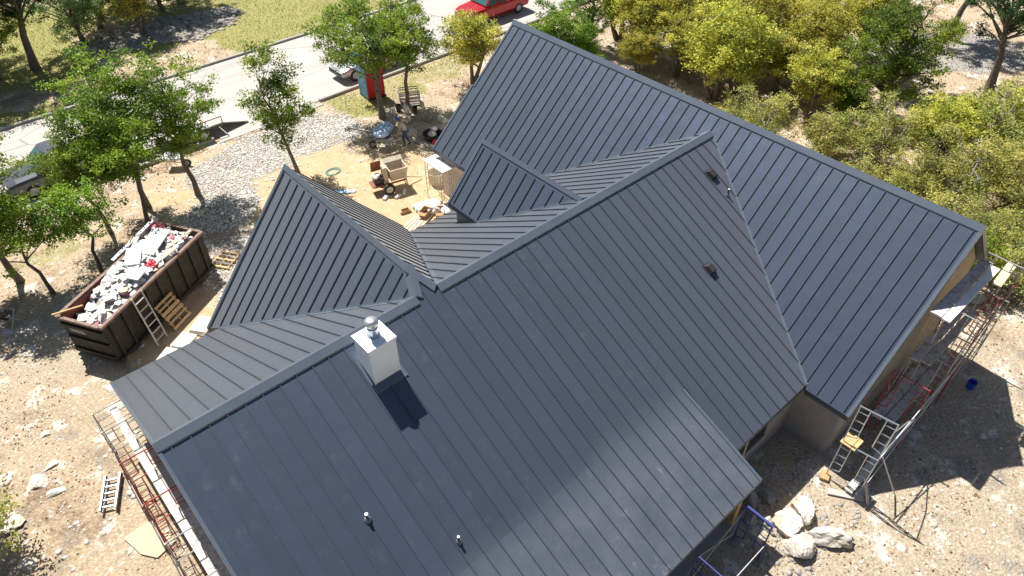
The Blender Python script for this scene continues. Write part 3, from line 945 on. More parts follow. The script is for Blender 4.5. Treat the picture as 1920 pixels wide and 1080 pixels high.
def make_tree(seed, H, zc0, rx, leaf, nleaf, K=40, lean=(0, 0), leafsize=0.12, r0=0.13, bark='bark', stems=1, spread=0.31, flat=0.7, sub=6):
    """tree template: trunk mesh with limbs reaching every leaf clump, crown mesh of leaf faces"""
    r = np.random.default_rng(seed)
    zm, zr = (H + zc0) / 2, (H - zc0) / 2
    # clump centres inside an uneven ellipsoid, thinned out so that gaps stay
    lob = r.normal(size=(7, 3))
    lob /= np.linalg.norm(lob, axis=1)[:, None]
    amp = r.uniform(-.30, .30, 7)
    cen = []
    tries = 0
    mind = 1.5 * rx / (K ** (1 / 3)) * .62
    while len(cen) < K and tries < 6000:
        tries += 1
        d = r.normal(size=3)
        d /= np.linalg.norm(d)
        rad = r.random() ** 0.42
        k = 1 + sum(a * max(0, float(d @ l)) ** 2 for a, l in zip(amp, lob))
        q = d * rad * k * np.array([rx, rx, zr]) * .9
        q[2] += zm
        q[:2] += np.array(lean) * (q[2] / H)
        if q[2] < zc0 * .8:
            continue
        if all(np.linalg.norm((q - c) * np.array([1, 1, 1.2])) > mind for c in cen):
            cen.append(q)
    cen = np.array(cen)
    segs = []
    # trunk(s)
    axis = []
    for s in range(stems):
        base = np.array([0, 0, -.15]) + (np.array([r.uniform(-.25, .25), r.uniform(-.25, .25), 0]) if stems > 1 else 0)
        top = np.array([lean[0], lean[1], H * .82]) + np.append(r.normal(0, .25 + .3 * rx * (stems > 1), 2), 0)
        nn = 7
        pts = [base + (top - base) * t + np.append(r.normal(0, .10, 2) * (t * (1.3 - t)) * 2, 0) for t in np.linspace(0, 1, nn)]
        rad = [r0 * (1.25 if i == 0 else 1) * (1 - .8 * i / (nn - 1)) for i in range(nn)]
        for i in range(nn - 1):
            segs.append((pts[i], pts[i + 1], rad[i], rad[i + 1]))
        axis.append((pts, rad))
    # limbs
    for q in cen:
        pts, rad = axis[r.integers(len(axis))]
        hz = max(zc0 * .75, q[2] - r.uniform(.5, 1.0) * (np.hypot(q[0] - lean[0] * .5, q[1] - lean[1] * .5) * .8 + .3))
        t = np.clip((hz + .15) / (H * .82 + .15), .12, .93) * (len(pts) - 1)
        i = int(t)
        a = pts[i] + (pts[min(i + 1, len(pts) - 1)] - pts[i]) * (t - i)
        ra = min(rad[i] * .55, .02 + .018 * np.linalg.norm(q - a))
        m1 = a + (q - a) * .45 + np.append(r.normal(0, .14, 2), r.uniform(-.05, .2))
        segs.append((a, m1, ra, ra * .6))
        segs.append((m1, q, ra * .6, ra * .25))
        for _ in range(3):
            e = q + r.normal(0, spread * .8, 3)
            segs.append((m1 + (q - m1) * r.uniform(.4, .9), e, ra * .3, .006))
    Vt, Ft = tubes_mesh(segs, 6)
    # leaves: sub-clumps round each centre
    n = int(nleaf * 1.15)
    ci = r.integers(len(cen), size=n)
    subo = r.normal(0, 1, (len(cen), sub, 3)) * np.array([spread, spread, spread * flat])
    si = r.integers(sub, size=n)
    p = cen[ci] + subo[ci, si] + r.normal(0, 1, (n, 3)) * np.array([spread * .48, spread * .48, spread * .30])
    p[:, 2] = np.maximum(p[:, 2], .05)
    nr = r.normal(0, 1, (n, 3))
    nr[:, 2] = np.abs(nr[:, 2]) + .5
    nr /= np.linalg.norm(nr, axis=1)[:, None]
    a = np.cross(nr, r.normal(0, 1, (n, 3)))
    a /= np.linalg.norm(a, axis=1)[:, None] + 1e-9
    c = np.cross(nr, a)
    s = leafsize * r.uniform(.6, 1.3, n)[:, None]
    V_ = np.stack([p - a * s * .5, p + c * s * .28, p + a * s * .5, p - c * s * .28], 1).reshape(-1, 3)
    F_ = np.arange(4 * n).reshape(n, 4)
    tone = np.clip(.5 + .16 * r.normal(size=n) + .22 * r.normal(size=len(cen))[ci] + .12 * r.normal(size=(len(cen), sub))[ci, si], 0, 1)
    root = thing('oak_tree', None, 'tree')
    np_mesh('trunk', Vt, Ft, bark, parent=root, smooth=True)
    np_mesh('crown', V_, F_, leaf, tone, parent=root)
    return root

T = {}
T['oak_a'] = make_tree(1, 7.6, 2.7, 2.0, 'leaf_green', 15000, 52, (.1, .1), r0=.15)
T['oak_b'] = make_tree(2, 7.0, 2.7, 1.7, 'leaf_green', 11500, 42, (-.2, .1), r0=.13)
T['oak_wide'] = make_tree(3, 6.5, 2.9, 3.0, 'leaf_green', 18000, 58, (.2, .2), r0=.19)
T['oak_slim'] = make_tree(4, 6.6, 1.3, 1.15, 'leaf_green', 8500, 30, (-.2, .3), r0=.11)
T['oak_small'] = make_tree(5, 4.7, 2.2, 1.35, 'leaf_green', 6000, 22, (0, .1), r0=.10)
T['oak_mid'] = make_tree(6, 6.0, 2.4, 1.75, 'leaf_green', 12000, 32, (0, 0), r0=.14)
T['yellow_a'] = make_tree(7, 5.2, 1.7, 2.5, 'leaf_yellow', 15000, 56, (0, 0), r0=.17, bark='bark', stems=2, leafsize=.13)
T['yellow_b'] = make_tree(8, 4.4, 1.4, 2.0, 'leaf_yellow', 11500, 44, (.2, 0), r0=.14, stems=2, leafsize=.13)
T['olive_a'] = make_tree(9, 3.9, .8, 2.0, 'leaf_olive', 10500, 44, (0, 0), r0=.12, bark='bark_grey', stems=3)
T['olive_b'] = make_tree(10, 2.6, .4, 1.5, 'leaf_olive', 6500, 32, (0, 0), r0=.09, bark='bark_grey', stems=3)
T['dark_a'] = make_tree(12, 6.4, .9, 2.4, 'leaf_green', 17000, 44, (0, 0), r0=.18)
T['juniper'] = make_tree(13, 3.8, .4, 1.3, 'leaf_green', 9000, 26, (0, 0), r0=.11, spread=.3)
T['big_oak'] = make_tree(14, 8.0, 3.6, 3.4, 'leaf_dark', 19000, 46, (.3, -.3), r0=.27)
T['pale_a'] = make_tree(15, 4.6, .8, 2.2, 'leaf_pale', 14000, 38, (0, 0), r0=.13, stems=2)
T['sapling'] = make_tree(16, 2.3, .9, 1.0, 'leaf_olive', 1500, 14, (-.3, .3), r0=.045, bark='bark_grey')

used = set()
def tree(kind, x, y, label, group=None, s=1.0, rz=None, name='oak_tree', sz=1.0):
    t = T[kind]
    if kind in used:
        o = copy_tree(t)
    else:
        o = t
        used.add(kind)
    o.name = name
    o.location = (x, y, gz1(x, y))
    o.rotation_euler = (0, 0, random.uniform(0, 6.28) if rz is None else rz)
    o.scale = (s, s, s * sz)
    tag(o, label, 'tree')
    if group:
        o['group'] = group
    elif 'group' in o:
        del o['group']
    return o

g1 = 'oaks between the dumpster and the road'
tree('oak_mid', -0.45, 18.1, 'thick leaning oak trunk at the left picture edge beyond the dumpster', g1, 1.1, 0.3)
tree('oak_small', 0.35, 16.45, 'slender bright green oak whose trunk stands just left of the dumpster', g1, 1.0, 2.0, sz=1.0)
tree('oak_small', 2.28, 16.5, 'thin crooked oak directly behind the long left side of the dumpster', g1, .95, 4.1)
tree('oak_b', 3.56, 18.95, 'bushy green oak behind the dumpster, third trunk from the left edge', g1, .8, 1.0)
tree('oak_b', 4.97, 18.0, 'tall green oak just behind the far end of the dumpster', g1, .95, 2.6)
tree('oak_a', 5.6, 19.8, 'biggest of the bright green oaks standing before the parked trailer', g1, .97, 0.9)
tree('oak_a', 7.77, 19.1, 'green oak with bare lower trunk beside the white wheelbarrow', g1, .93, 3.7)
tree('oak_slim', 12.34, 17.5, 'narrow green oak rising just beyond the tip of the left gable', None, 1.0, 0.5)
tree('oak_wide', 18.61, 19.3, 'wide bright green oak in front of the red portable toilet', None, 1.0, 1.2)
tree('oak_mid', 20.42, 19.5, 'upright green oak with the metal cage leaning at its foot', None, 1.0, 2.2)
tree('yellow_b', 25.0, 19.2, 'round yellow green live oak beside the top of the right wing', None, 1.0, .4, name='live_oak')
g2 = 'trees beyond the road'
tree('big_oak', 6.0, 39.2, 'large dark oak with forked trunk in the top left corner', g2, 1.0, 0.4)
tree('dark_a', 3.9, 39.0, 'dense dark green tree filling the top left corner', g2, 1.0, 1.1)
tree('dark_a', 15.6, 42.6, 'dense tree at the top edge behind the shaded rocks', g2, .9, 2.1)
tree('oak_wide', 4.2, 41.2, 'dark trunk behind the big oak at the far left edge', g2, 1.05, 2.0)
tree('oak_wide', 2.6, 37.4, 'shaded oak at the left edge beyond the road', g2, .9, 4.0)
tree('pale_a', 9.4, 40.6, 'pale grey green bushy tree beyond the road at top left', g2, 1.1, 0.5)
tree('pale_a', 11.2, 42.4, 'pale bush standing behind the pale tree at the top left', g2, .9, 2.5)
tree('yellow_b', 13.0, 39.6, 'olive yellow tree beside the shaded rock bed', g2, 1.05, 1.7, name='live_oak')
tree('big_oak', 17.2, 43.2, 'tall oak at the top edge shading the rock bed', g2, .95, 3.3)
tree('oak_wide', 13.8, 45.5, 'oak behind the rock bed at the top edge', g2, 1.1, 0.1)

g3 = 'live oaks in the wood right of the house'
wood = [
 ('juniper', 29.6, 17.2, 'bright green juniper just right of the wing ridge top', 1.15),
 ('juniper', 31.2, 16.2, 'smaller juniper next to the ridge beside the yellow oaks', .9),
 ('dark_a', 34.0, 18.2, 'dark green tree behind the junipers at the top edge', .7),
 ('yellow_a', 36.1, 17.6, 'yellow live oak at the top edge with three dark trunks below', 1.1),
 ('yellow_b', 35.2, 14.3, 'yellow oak in the first row above the shaded gap', 1.1),
 ('yellow_a', 36.6, 12.6, 'full yellow live oak in the middle of the upper wood', 1.05),
 ('yellow_a', 33.9, 8.4, 'yellow oak with stout black trunk standing on the bare clearing', 1.12),
 ('yellow_b', 35.2, 7.5, 'yellow oak with thin leaning trunk right of the stout one', 1.05),
 ('yellow_a', 38.4, 9.6, 'yellow oak behind the clearing near the top edge', 1.05),
 ('yellow_b', 40.6, 11.2, 'yellow oak at the top edge above the upper wood', 1.15),
 ('yellow_a', 39.3, 6.0, 'yellow oak left of the big green tree', .98),
 ('yellow_b', 43.2, 8.8, 'distant yellow oak at the top edge left of the green tree', 1.2),
 ('yellow_a', 45.0, 5.2, 'yellow oak behind the big green tree', 1.0),
 ('yellow_b', 36.0, 3.5, 'yellow oak with open grey branches before the green tree', .95),
 ('olive_a', 30.6, 3.4, 'grey green shrub oak nearest the ridge at its middle', .85),
 ('olive_b', 31.4, 5.0, 'low olive bush beside the ridge above the grey shrub', .8),
 ('dark_a', 39.2, 1.0, 'big dense green tree in the middle of the right wood', 1.0),
 ('juniper', 36.6, 1.6, 'green shrub at the foot of the big green tree', .9),
 ('dark_a', 43.0, 2.0, 'second green tree behind the big green one', .85),
 ('big_oak', 46.9, -2.0, 'tall green oak with bare fork trunk in the top right corner', .95),
 ('big_oak', 52.5, 3.0, 'far green oak at the top edge near the pale ground', .9),
 ('olive_a', 34.2, -1.6, 'olive oak between the ridge and the big green tree', .9),
 ('yellow_b', 35.9, -3.3, 'yellow topped oak below the tall corner oak', .9),
 ('olive_a', 38.6, -5.4, 'olive oak at the right picture edge above the dead branches', 1.05),
 ('yellow_b', 41.0, -5.6, 'yellow oak at the right picture edge below the tall oak', .8),
 ('olive_a', 33.2, -5.4, 'olive oak with grey dead branches right of the ridge', .95),
 ('olive_b', 30.3, -2.4, 'low olive bush hugging the ridge right of its middle', .85),
 ('olive_b', 31.6, -4.2, 'low bush between ridge and dead branches', .8),
 ('olive_b', 28.6, .3, 'small scrubby bush against the wing wall', .9),
 ('olive_a', 30.2, -6.8, 'olive oak above the right end of the ridge', .75),
 ('olive_a', 34.8, -8.3, 'olive oak cut by the right picture edge', 1.0),
 ('olive_b', 32.2, -9.0, 'grey olive bush at the right edge above the scaffold', .9),
 ('juniper', 28.0, -8.0, 'bright green bush beside the right gable end', .78),
 ('olive_b', 29.7, -9.3, 'low bush just above the far scaffold frame', .9),
 ('olive_b', 27.0, -5.6, 'small green bush behind the right end of the ridge', .8),
 ('yellow_a', 34.6, 11.4, 'yellow oak filling the gap left of the stout black trunk', .85),
 ('yellow_b', 38.8, 14.2, 'yellow oak at the top edge above the full one', 1.1),
 ('yellow_a', 41.8, 6.8, 'yellow oak touching the left side of the big green tree', .95),
 ('yellow_b', 37.4, 6.2, 'yellow oak behind the thin leaning trunk', .9),
 ('yellow_b', 44.8, 10.6, 'small distant yellow oak at the very top edge', 1.1),
 ('yellow_b', 33.0, 13.0, 'low yellow oak over the shaded trunks near the ridge', .7),
 ('yellow_b', 37.9, -3.4, 'yellow oak between the corner oak and the olive oaks', .75),
 ('olive_b', 33.0, .6, 'pale olive bush in the clearing right of the ridge middle', .9),
 ('olive_b', 36.4, -7.2, 'pale olive bush at the right edge in the lower scrub', .95),
]
for i, (k, x, y, lab, s) in enumerate(wood):
    tree(k, x, y, lab, g3 if 'yellow' in k or 'olive' in k else None, s, None, 'live_oak' if 'yellow' in k or 'olive' in k else 'green_tree')
sp = tree('sapling', -4.1, 5.3, 'sparse crooked sapling at the bottom left edge', None, 1.0, 0.2, 'sapling')
tree('sapling', -5.0, 6.4, 'thin sapling touching the left edge above the crooked one', None, 1.0, 2.0, 'sapling')
tree('oak_mid', -5.4, 8.2, 'oak outside the left edge that shades the ground below the dumpster', None, 1.0, 1.0)
for k, t in T.items():
    if k not in used:
        for ch in list(t.children):
            bpy.data.objects.remove(ch)
        bpy.data.objects.remove(t)

# grey dead limbs lying in the scrub
for i, (x, y, a, L, lab) in enumerate(((31.6, -6.6, .4, 2.2, 'bleached dead limb lying among the olive bushes'), (32.9, -3.9, 1.2, 2.0, 'grey dead limb above the right end of the ridge'))):
    mb = MB()
    r = random.Random(i)
    for k in range(7):
        t = r.uniform(.15, .9)
        p = Vector((t * L, 0, .35 + .3 * t))
        e = p + Vector((r.uniform(.2, .9), r.uniform(-.8, .8), r.uniform(.0, .7)))
        mb.tube(p, e, .025, 5, .008)
    mb.tube((0, 0, 0), (L * .5, .1, .5), .06, 7, .045).tube((L * .5, .1, .5), (L, 0, .75), .045, 7, .02)
    d = mb.build('dead_limb', 'bark_grey')
    d.location = (x, y, gz1(x, y))
    d.rotation_euler = (0, 0, a)
    tag(d, lab, 'branch')

# ------------------------------------------------------------------ loose stones, litter, grass (uncountable)
_ico = None
def ico():
    global _ico
    if _ico is None:
        bm = bmesh.new()
        bmesh.ops.create_icosphere(bm, subdivisions=1, radius=1)
        v = np.array([q.co[:] for q in bm.verts])
        f = np.array([[q.index for q in fc.verts] for fc in bm.faces])
        bm.free()
        _ico = (v, f)
    return _ico

def stones_mesh(name, P, size, mat, label, cat, flat=.6, seed=1):
    r = np.random.default_rng(seed)
    v, f = ico()
    n = len(P)
    nv = len(v)
    jit = 1 + r.normal(0, .22, (n, nv, 1))
    vv = v[None] * jit * np.stack([r.uniform(.6, 1.3, n), r.uniform(.6, 1.3, n), r.uniform(.5, 1.0, n) * flat], 1)[:, None, :]
    a = r.uniform(0, 6.28, n)
    c, s = np.cos(a)[:, None], np.sin(a)[:, None]
    x = vv[..., 0] * c - vv[..., 1] * s
    y = vv[..., 0] * s + vv[..., 1] * c
    vv = np.stack([x, y, vv[..., 2]], -1) * size[:, None, None] + P[:, None, :]
    ff = (f[None] + (np.arange(n) * nv)[:, None, None]).reshape(-1, 3)
    o = np_mesh(name, vv.reshape(-1, 3), ff, mat)
    tag(o, label, cat, kind='stuff')
    return o

def inside_house(x, y):
    return ((x > .5) & (x < 24.5) & (y > -5.7) & (y < 7.5)) | ((x > 16.6) & (x < 24.6) & (y > -9.2) & (y < 11.4)) | ((x > .4) & (x < 13) & (y > -9) & (y < 0))

def scatter(n, x0, x1, y0, y1, dens, seed):
    r = np.random.default_rng(seed)
    x = r.uniform(x0, x1, n)
    y = r.uniform(y0, y1, n)
    keep = (r.random(n) < dens(x, y)) & ~inside_house(x, y) & ((y < 23.2) | (y > 32.5))
    x, y = x[keep], y[keep]
    return np.stack([x, y, gz(x, y)], 1), r

# pale limestone chips
P, r = scatter(34000, -9, 46, -17, 23, lambda x, y: np.clip(.10 + .5 * sst(.52, .68, vnoise(x, y, 2.5)) - .5 * zones(x, y)[2], 0, 1), 5)
stones_mesh('limestone_chips', P, r.uniform(.02, .075, len(P)) * (1 + 1.2 * (r.random(len(P)) > .97)), 'limestone_small', 'scattered white limestone chips on the bare dirt', 'stones', .5, 5)
P, r = scatter(5200, -9, 3, 1, 14, lambda x, y: sst(.44, .62, vnoise(x + 9, y, 1.8)) * .5, 15)
P[:, 2] -= .012
stones_mesh('limestone_cobbles', P, (.035 + .11 * r.random(len(P)) ** 3), 'limestone_small', 'flat white limestone pieces showing through the dirt at lower left', 'stones', .26, 15)
# driveway gravel
P, r = scatter(60000, 3, 26, 9, 23, lambda x, y: np.clip(zones(x, y)[1] * (.35 + 1.1 * vnoise(x, y, .9)) + .12 * sst(.55, .7, vnoise(x, y, 1.6)), 0, 1), 6)
stones_mesh('driveway_gravel', P, (.022 + .055 * r.random(len(P)) ** 2), 'gravel_white', 'white crushed rock of the driveway', 'gravel', .7, 6)
# dark rubble by the near eave
P, r = scatter(5000, 12.2, 17, -11, -7.4, lambda x, y: .03 + .5 * sst(.52, .66, vnoise(x, y + 3, 1.2)), 8)
stones_mesh('rubble', P, (.02 + .09 * r.random(len(P)) ** 2), 'rock_grey', 'broken stone rubble in the shade under the eave', 'stones', .7, 8)
# rock bed beyond the road
P, r = scatter(3500, 8, 20, 36, 43, lambda x, y: blob(x, y, 14.5, 39.3, 5.2, 1.8, -.12), 9)
stones_mesh('rock_bed', P, r.uniform(.08, .28, len(P)), 'rock_grey', 'bed of grey rocks in the shade beyond the road', 'stones', .7, 9)

def litter(name, n, box, dens, size, mat, label, cat, seed, upright=False):
    P, r = scatter(n, *box, dens, seed)
    n = len(P)
    if upright:
        a = r.uniform(0, 6.28, n)
        w = size * .18
        h = size * r.uniform(.5, 1.3, n)
        d = np.stack([np.cos(a), np.sin(a), 0 * a], 1)
        t = P + np.stack([r.normal(0, .4, n) * h, r.normal(0, .4, n) * h, h], 1)
        V_ = np.stack([P - d * w, P + d * w, t], 1).reshape(-1, 3)
        F_ = np.arange(3 * n).reshape(n, 3)
    else:
        nr = r.normal(0, .45, (n, 3))
        nr[:, 2] = 1
        nr /= np.linalg.norm(nr, axis=1)[:, None]
        a = np.cross(nr, r.normal(0, 1, (n, 3)))
        a /= np.linalg.norm(a, axis=1)[:, None]
        c = np.cross(nr, a)
        s = (size * r.uniform(.5, 1.4, n))[:, None]
        p = P + np.array([0, 0, .02])
        V_ = np.stack([p - a * s * .5, p + c * s * .3, p + a * s * .5, p - c * s * .3], 1).reshape(-1, 3)
        F_ = np.arange(4 * n).reshape(n, 4)
    o = np_mesh(name, V_, F_, mat, np.clip(r.normal(.5, .25, n), 0, 1))
    tag(o, label, cat, kind='stuff')

litter('leaf_litter', 70000, (-9, 60, -16, 23), lambda x, y: np.clip(.75 - zones(x, y)[1] - zones(x, y)[2], 0.02, 1) * sst(.3, .6, vnoise(x, y, 2.0)), .09, 'dry_leaf', 'dry oak leaves littering the ground', 'leaves', 21)
litter('far_leaf_litter', 20000, (-6, 40, 32.5, 52), lambda x, y: np.clip(.8 - zones(x, y)[0], 0, 1), .11, 'dry_leaf', 'dry leaves under the trees beyond the road', 'leaves', 22)
litter('grass', 90000, (-6, 34, 19, 48), lambda x, y: zones(x, y)[0], .10, 'grass_blade', 'short yellow green grass on the verges', 'grass', 23, True)
litter('weeds', 2500, (17, 22, -16, -13), lambda x, y: zones(x, y)[0], .12, 'grass_blade', 'small patch of weeds at the lower right edge', 'grass', 24, True)

# ------------------------------------------------------------------ boulders
def boulder(x, y, sx, sy, sz, rz, seed, label, mat='limestone', group=None, z=None, tilt=0.0):
    bm = bmesh.new()
    bmesh.ops.create_icosphere(bm, subdivisions=4, radius=1.15)
    r = np.random.default_rng(seed)
    pl = r.normal(size=(9, 3))
    pl /= np.linalg.norm(pl, axis=1)[:, None]
    dd = r.uniform(.45, .85, 9)
    off = r.normal(size=(14, 3)) * 2
    for v in bm.verts:
        p = np.array(v.co)
        for n_, d_ in zip(pl, dd):
            k = p @ n_ - d_
            if k > 0:
                p = p - n_ * k * .92
        q = p * 3
        h = sum(math.sin(float(q @ o_) + i) for i, o_ in enumerate(off)) / 14
        q2 = p * 11
        h2 = sum(math.sin(float(q2 @ o_) + 2 * i) for i, o_ in enumerate(off)) / 14
        p = p * (1 + .22 * h + .10 * h2 + float(r.normal(0, .012)))
        v.co = Vector((p[0] * sx, p[1] * sy, p[2] * sz))
    me = bpy.data.meshes.new('boulder')
    bm.to_mesh(me)
    bm.free()
    me.materials.append(MATS[mat])
    o = bpy.data.objects.new('boulder', me)
    C.objects.link(o)
    o.location = (x, y, gz1(x, y) + sz * .28 if z is None else z)
    o.rotation_euler = (tilt, tilt * .5, rz)
    return tag(o, label, 'boulder', group)

gB = 'white limestone boulders by the near eave'
boulder(13.2, -10.2, .58, .45, .38, .3, 1, 'flat topped white boulder with an orange stain, nearest the porch eave', group=gB)
boulder(14.15, -10.6, .66, .39, .41, -1.0, 2, 'long white boulder with a dark cracked end', group=gB)
boulder(13.65, -9.68, .52, .44, .38, .8, 3, 'rough cream boulder between the two biggest white ones and the eave', group=gB)
boulder(14.35, -9.75, .44, .38, .40, .2, 4, 'pitted boulder at the back of the white boulder group', group=gB)
boulder(13.15, -9.35, .34, .26, .22, 1.2, 5, 'small crumbled boulder at the shadow edge', group=gB)
for i, (x, y, s, lab) in enumerate(((12.95, -8.75, .30, 'grey stone in the shade under the porch corner'), (13.5, -8.45, .38, 'largest shaded stone just off the porch corner'), (14.0, -8.75, .26, 'shaded stone between the porch corner and the boulders'), (14.35, -8.2, .22, 'small shaded stone towards the wing wall'))):
    boulder(x, y, s, s * .8, s * .7, i, 20 + i, lab, 'rock_grey', 'shaded stones off the porch corner')
for i, (x, y, s, lab) in enumerate(((-3.9, 6.2, .52, 'broad flat white slab beside the sapling'), (-2.75, 7.2, .40, 'flat pale slab above the aluminium ladder'), (-2.5, 6.4, .30, 'small flat stone left of the aluminium ladder'), (-2.3, 7.6, .26, 'pale stone left of the scaffold end frame'),
                                    (-3.9, 4.5, .34, 'pale stone at the foot of the crooked sapling'), (-2.1, 9.0, .2, 'small white stone below the dumpster'), (0.3, 9.4, .34, 'white rock at the roof edge below the dumpster'), (28.2, -9.2, .42, 'white rock at the far end of the right scaffold'))):
    boulder(x, y, s, s * .7, s * .28, i * 1.3, 40 + i, lab, 'limestone', 'flat pale stones lying on the dirt', z=gz1(x, y) + s * .06)
boulder(45.9, -2.9, .4, .35, .3, 0, 61, 'dark round rock at the foot of the tall corner oak', 'rock_grey')
for i, (x, y, s, lab) in enumerate(((18.9, 16.9, .28, 'pale rock behind the worker'), (20.9, 16.9, .42, 'white rubble heap by the wing eave'), (21.6, 16.0, .4, 'second white rubble heap against the wing eave'), (19.2, 20.2, .22, 'pale stone beside the toilet shadow'))):
    boulder(x, y, s, s * .8, s * .55, i, 70 + i, lab, 'limestone', 'pale rocks in the work yard')

# ------------------------------------------------------------------ scaffolds
def frame_mesh(mb, p, wv, h, inner=.28, rungs=2, r=.021):
    """walk-through scaffold frame standing at p, spanning vector wv, height h"""
    p, wv = Vector(p), Vector(wv)
    L = wv.length
    u = wv / L
    z = Vector((0, 0, 1))
    mb.tube(p, p + z * h, r, 7)
    mb.tube(p + wv, p + wv + z * h, r, 7)
    mb.tube(p + z * (h - .02), p + wv + z * (h - .02), r, 7)
    for a, sg in ((p, 1), (p + wv, -1)):
        i = a + u * (inner * sg)
        mb.tube(i + z * (h * .22), i + z * (h - .02), r * .8, 6)
        mb.tube(a + z * (h * .16), i + z * (h * .22), r * .8, 6)
        for k in range(rungs + 1):
            zz = h * (.4 + .45 * k / max(rungs, 1))
            mb.tube(a + z * zz, i + z * zz, r * .7, 6)
    return mb

def brace(parent, p0, p1, mat='scaffold_grey', r=.015):
    return MB().tube(p0, p1, r, 6).build('cross_brace', mat, parent)

def plank(p0, p1, w, t, mat, label, group, name='scaffold_plank'):
    o = MB().bar(p0, p1, w, t).build(name, mat)
    return tag(o, label, 'plank', group)

# left scaffold along the gable end
sl = thing('scaffold', 'red and grey tube scaffold along the left gable end', 'scaffold')
SX0, SX1 = -.55, .42
yfr = [6.7, 5.05, 3.6, 1.85, .35, -1.2]
mcol = ['scaffold_grey', 'scaffold_grey', 'scaffold_red', 'scaffold_red', 'scaffold_grey', 'scaffold_grey']
for i, (y, mc) in enumerate(zip(yfr, mcol)):
    mb = MB()
    z0 = gz1(0, y)
    if i == 0:
        h = 2.0
        mb.tube((SX0, y, z0), (SX0, y, h), .022, 7).tube((SX1, y, z0), (SX1, y, h), .022, 7)
        for k in range(5):
            mb.tube((SX0, y, h - .02 - k * .36), (SX1, y, h - .02 - k * .36), .018, 6)
    else:
        frame_mesh(mb, (SX0, y, z0), (SX1 - SX0, 0, 0), 1.78, rungs=2)
        frame_mesh(mb, (SX0, y, 1.80), (SX1 - SX0, 0, 0), .92, rungs=1)
    mb.build('frame', mc, sl)
for a, c in zip(yfr[:-1], yfr[1:]):
    brace(sl, (SX0 - .03, a, .5), (SX0 - .03, c, 1.6))
    brace(sl, (SX0 - .045, a, 1.6), (SX0 - .045, c, .5), 'scaffold_red')
    brace(sl, (SX0 - .03, a, 1.9 if a < 6 else 1.95), (SX0 - .03, c, 2.65))
    brace(sl, (SX1 + .03, a, .5), (SX1 + .03, c, 1.6))
gp = 'planks on the left scaffold'
for i, (a, c, x, mt, lab) in enumerate((
        (6.9, 4.7, .02, 'plank_dirty', 'grey plank at the far end of the left scaffold'),
        (5.0, 1.7, .02, 'wood_weathered', 'outer pale plank in the middle of the left scaffold'),
        (4.6, 1.5, .27, 'wood_weathered', 'inner pale plank beside the gable on the left scaffold'),
        (1.95, -1.0, .03, 'plank_dirty', 'outer plank at the near end of the left scaffold'),
        (1.6, -1.3, .28, 'plank_dirty', 'inner plank at the near end of the left scaffold'))):
    plank((x, a, 1.83 + .01 * i), (x, c, 1.83 + .01 * i), .235, .05, mt, lab, gp)

# right scaffold along the near gable of the wing
sr = thing('scaffold', 'tall red and grey tube scaffold along the right gable end', 'scaffold', (16, -9.5, 0))
def rp(x, y, z):
    return (x - 16, y + 9.5, z)
YI, YO = -9.40, -10.50
for i, (x, lv, mc) in enumerate(((18.75, (1.0, 2.0), 'scaffold_red'), (20.2, (1.0, 2.0, 2.0), 'scaffold_grey'), (21.65, (1.0, 2.0, 2.0), 'scaffold_red'), (23.0, (1.0, 2.0, 2.0, .45), 'scaffold_grey'), (24.6, (1.0, 2.0), 'scaffold_grey'))):
    mb = MB()
    z = 0.0
    for hgt in lv:
        frame_mesh(mb, rp(x, YI, z), (0, YO - YI, 0), hgt - .02, rungs=3 if hgt > 1.5 else 1)
        z += hgt
    mb.build('frame', mc, sr)
for (x0, x1, z0, z1, mc) in ((18.75, 20.2, .2, 2.6, 'scaffold_grey'), (18.75, 20.2, 2.6, .2, 'scaffold_grey'), (20.2, 21.65, 1.2, 2.8, 'scaffold_grey'), (20.2, 21.65, 2.8, 1.2, 'scaffold_red'), (20.2, 21.65, 3.2, 4.8, 'scaffold_grey'),
                             (21.65, 23.0, 1.2, 2.8, 'scaffold_grey'), (21.65, 23.0, 3.2, 4.8, 'scaffold_red'), (21.65, 23.0, 4.8, 3.2, 'scaffold_grey'), (23.0, 24.6, .3, 2.6, 'scaffold_grey'), (23.0, 24.6, 2.6, .3, 'scaffold_grey')):
    brace(sr, rp(x0, YO - .03, z0), rp(x1, YO - .03, z1), mc)
    if z0 < 3:
        brace(sr, rp(x0, YI + .03, z0), rp(x1, YI + .03, z1), mc)
brace(sr, rp(16.3, YO - .06, 1.9), rp(20.2, YO - .06, 2.6), 'galvanised', .02)
brace(sr, rp(18.75, YO - .05, 1.0), rp(23.0, YO - .05, 4.6), 'scaffold_grey', .018)
gq = 'planks and decks on the right scaffold'
plank((19.45, -9.53, 5.04), (23.1, -9.53, 5.04), .34, .05, 'plank_dirty', 'inner top deck plank of the right scaffold, splattered with mortar', gq)
plank((19.40, -9.85, 5.05), (22.95, -9.85, 5.05), .24, .05, 'white_board', 'pale outer top deck plank of the right scaffold', gq)
plank((22.1, -10.2, 5.05), (23.5, -10.12, 5.05), .26, .05, 'wood_pale', 'short tan plank sticking out at the far end of the top deck', gq)
plank((19.55, -9.60, 3.04), (23.3, -9.60, 3.04), .28, .05, 'plank_dirty', 'inner middle deck plank of the right scaffold', gq)
plank((19.65, -9.92, 3.05), (23.2, -9.92, 3.05), .26, .05, 'plank_dirty', 'outer middle deck plank of the right scaffold', gq)
plank((18.5, -9.58, 1.04), (21.7, -9.58, 1.04), .34, .05, 'plank_dirty', 'lowest deck plank of the right scaffold against the wall', gq)
plank((18.6, -9.95, 1.05), (21.8, -9.95, 1.05), .30, .05, 'plank_dirty', 'lowest outer deck plank of the right scaffold', gq)

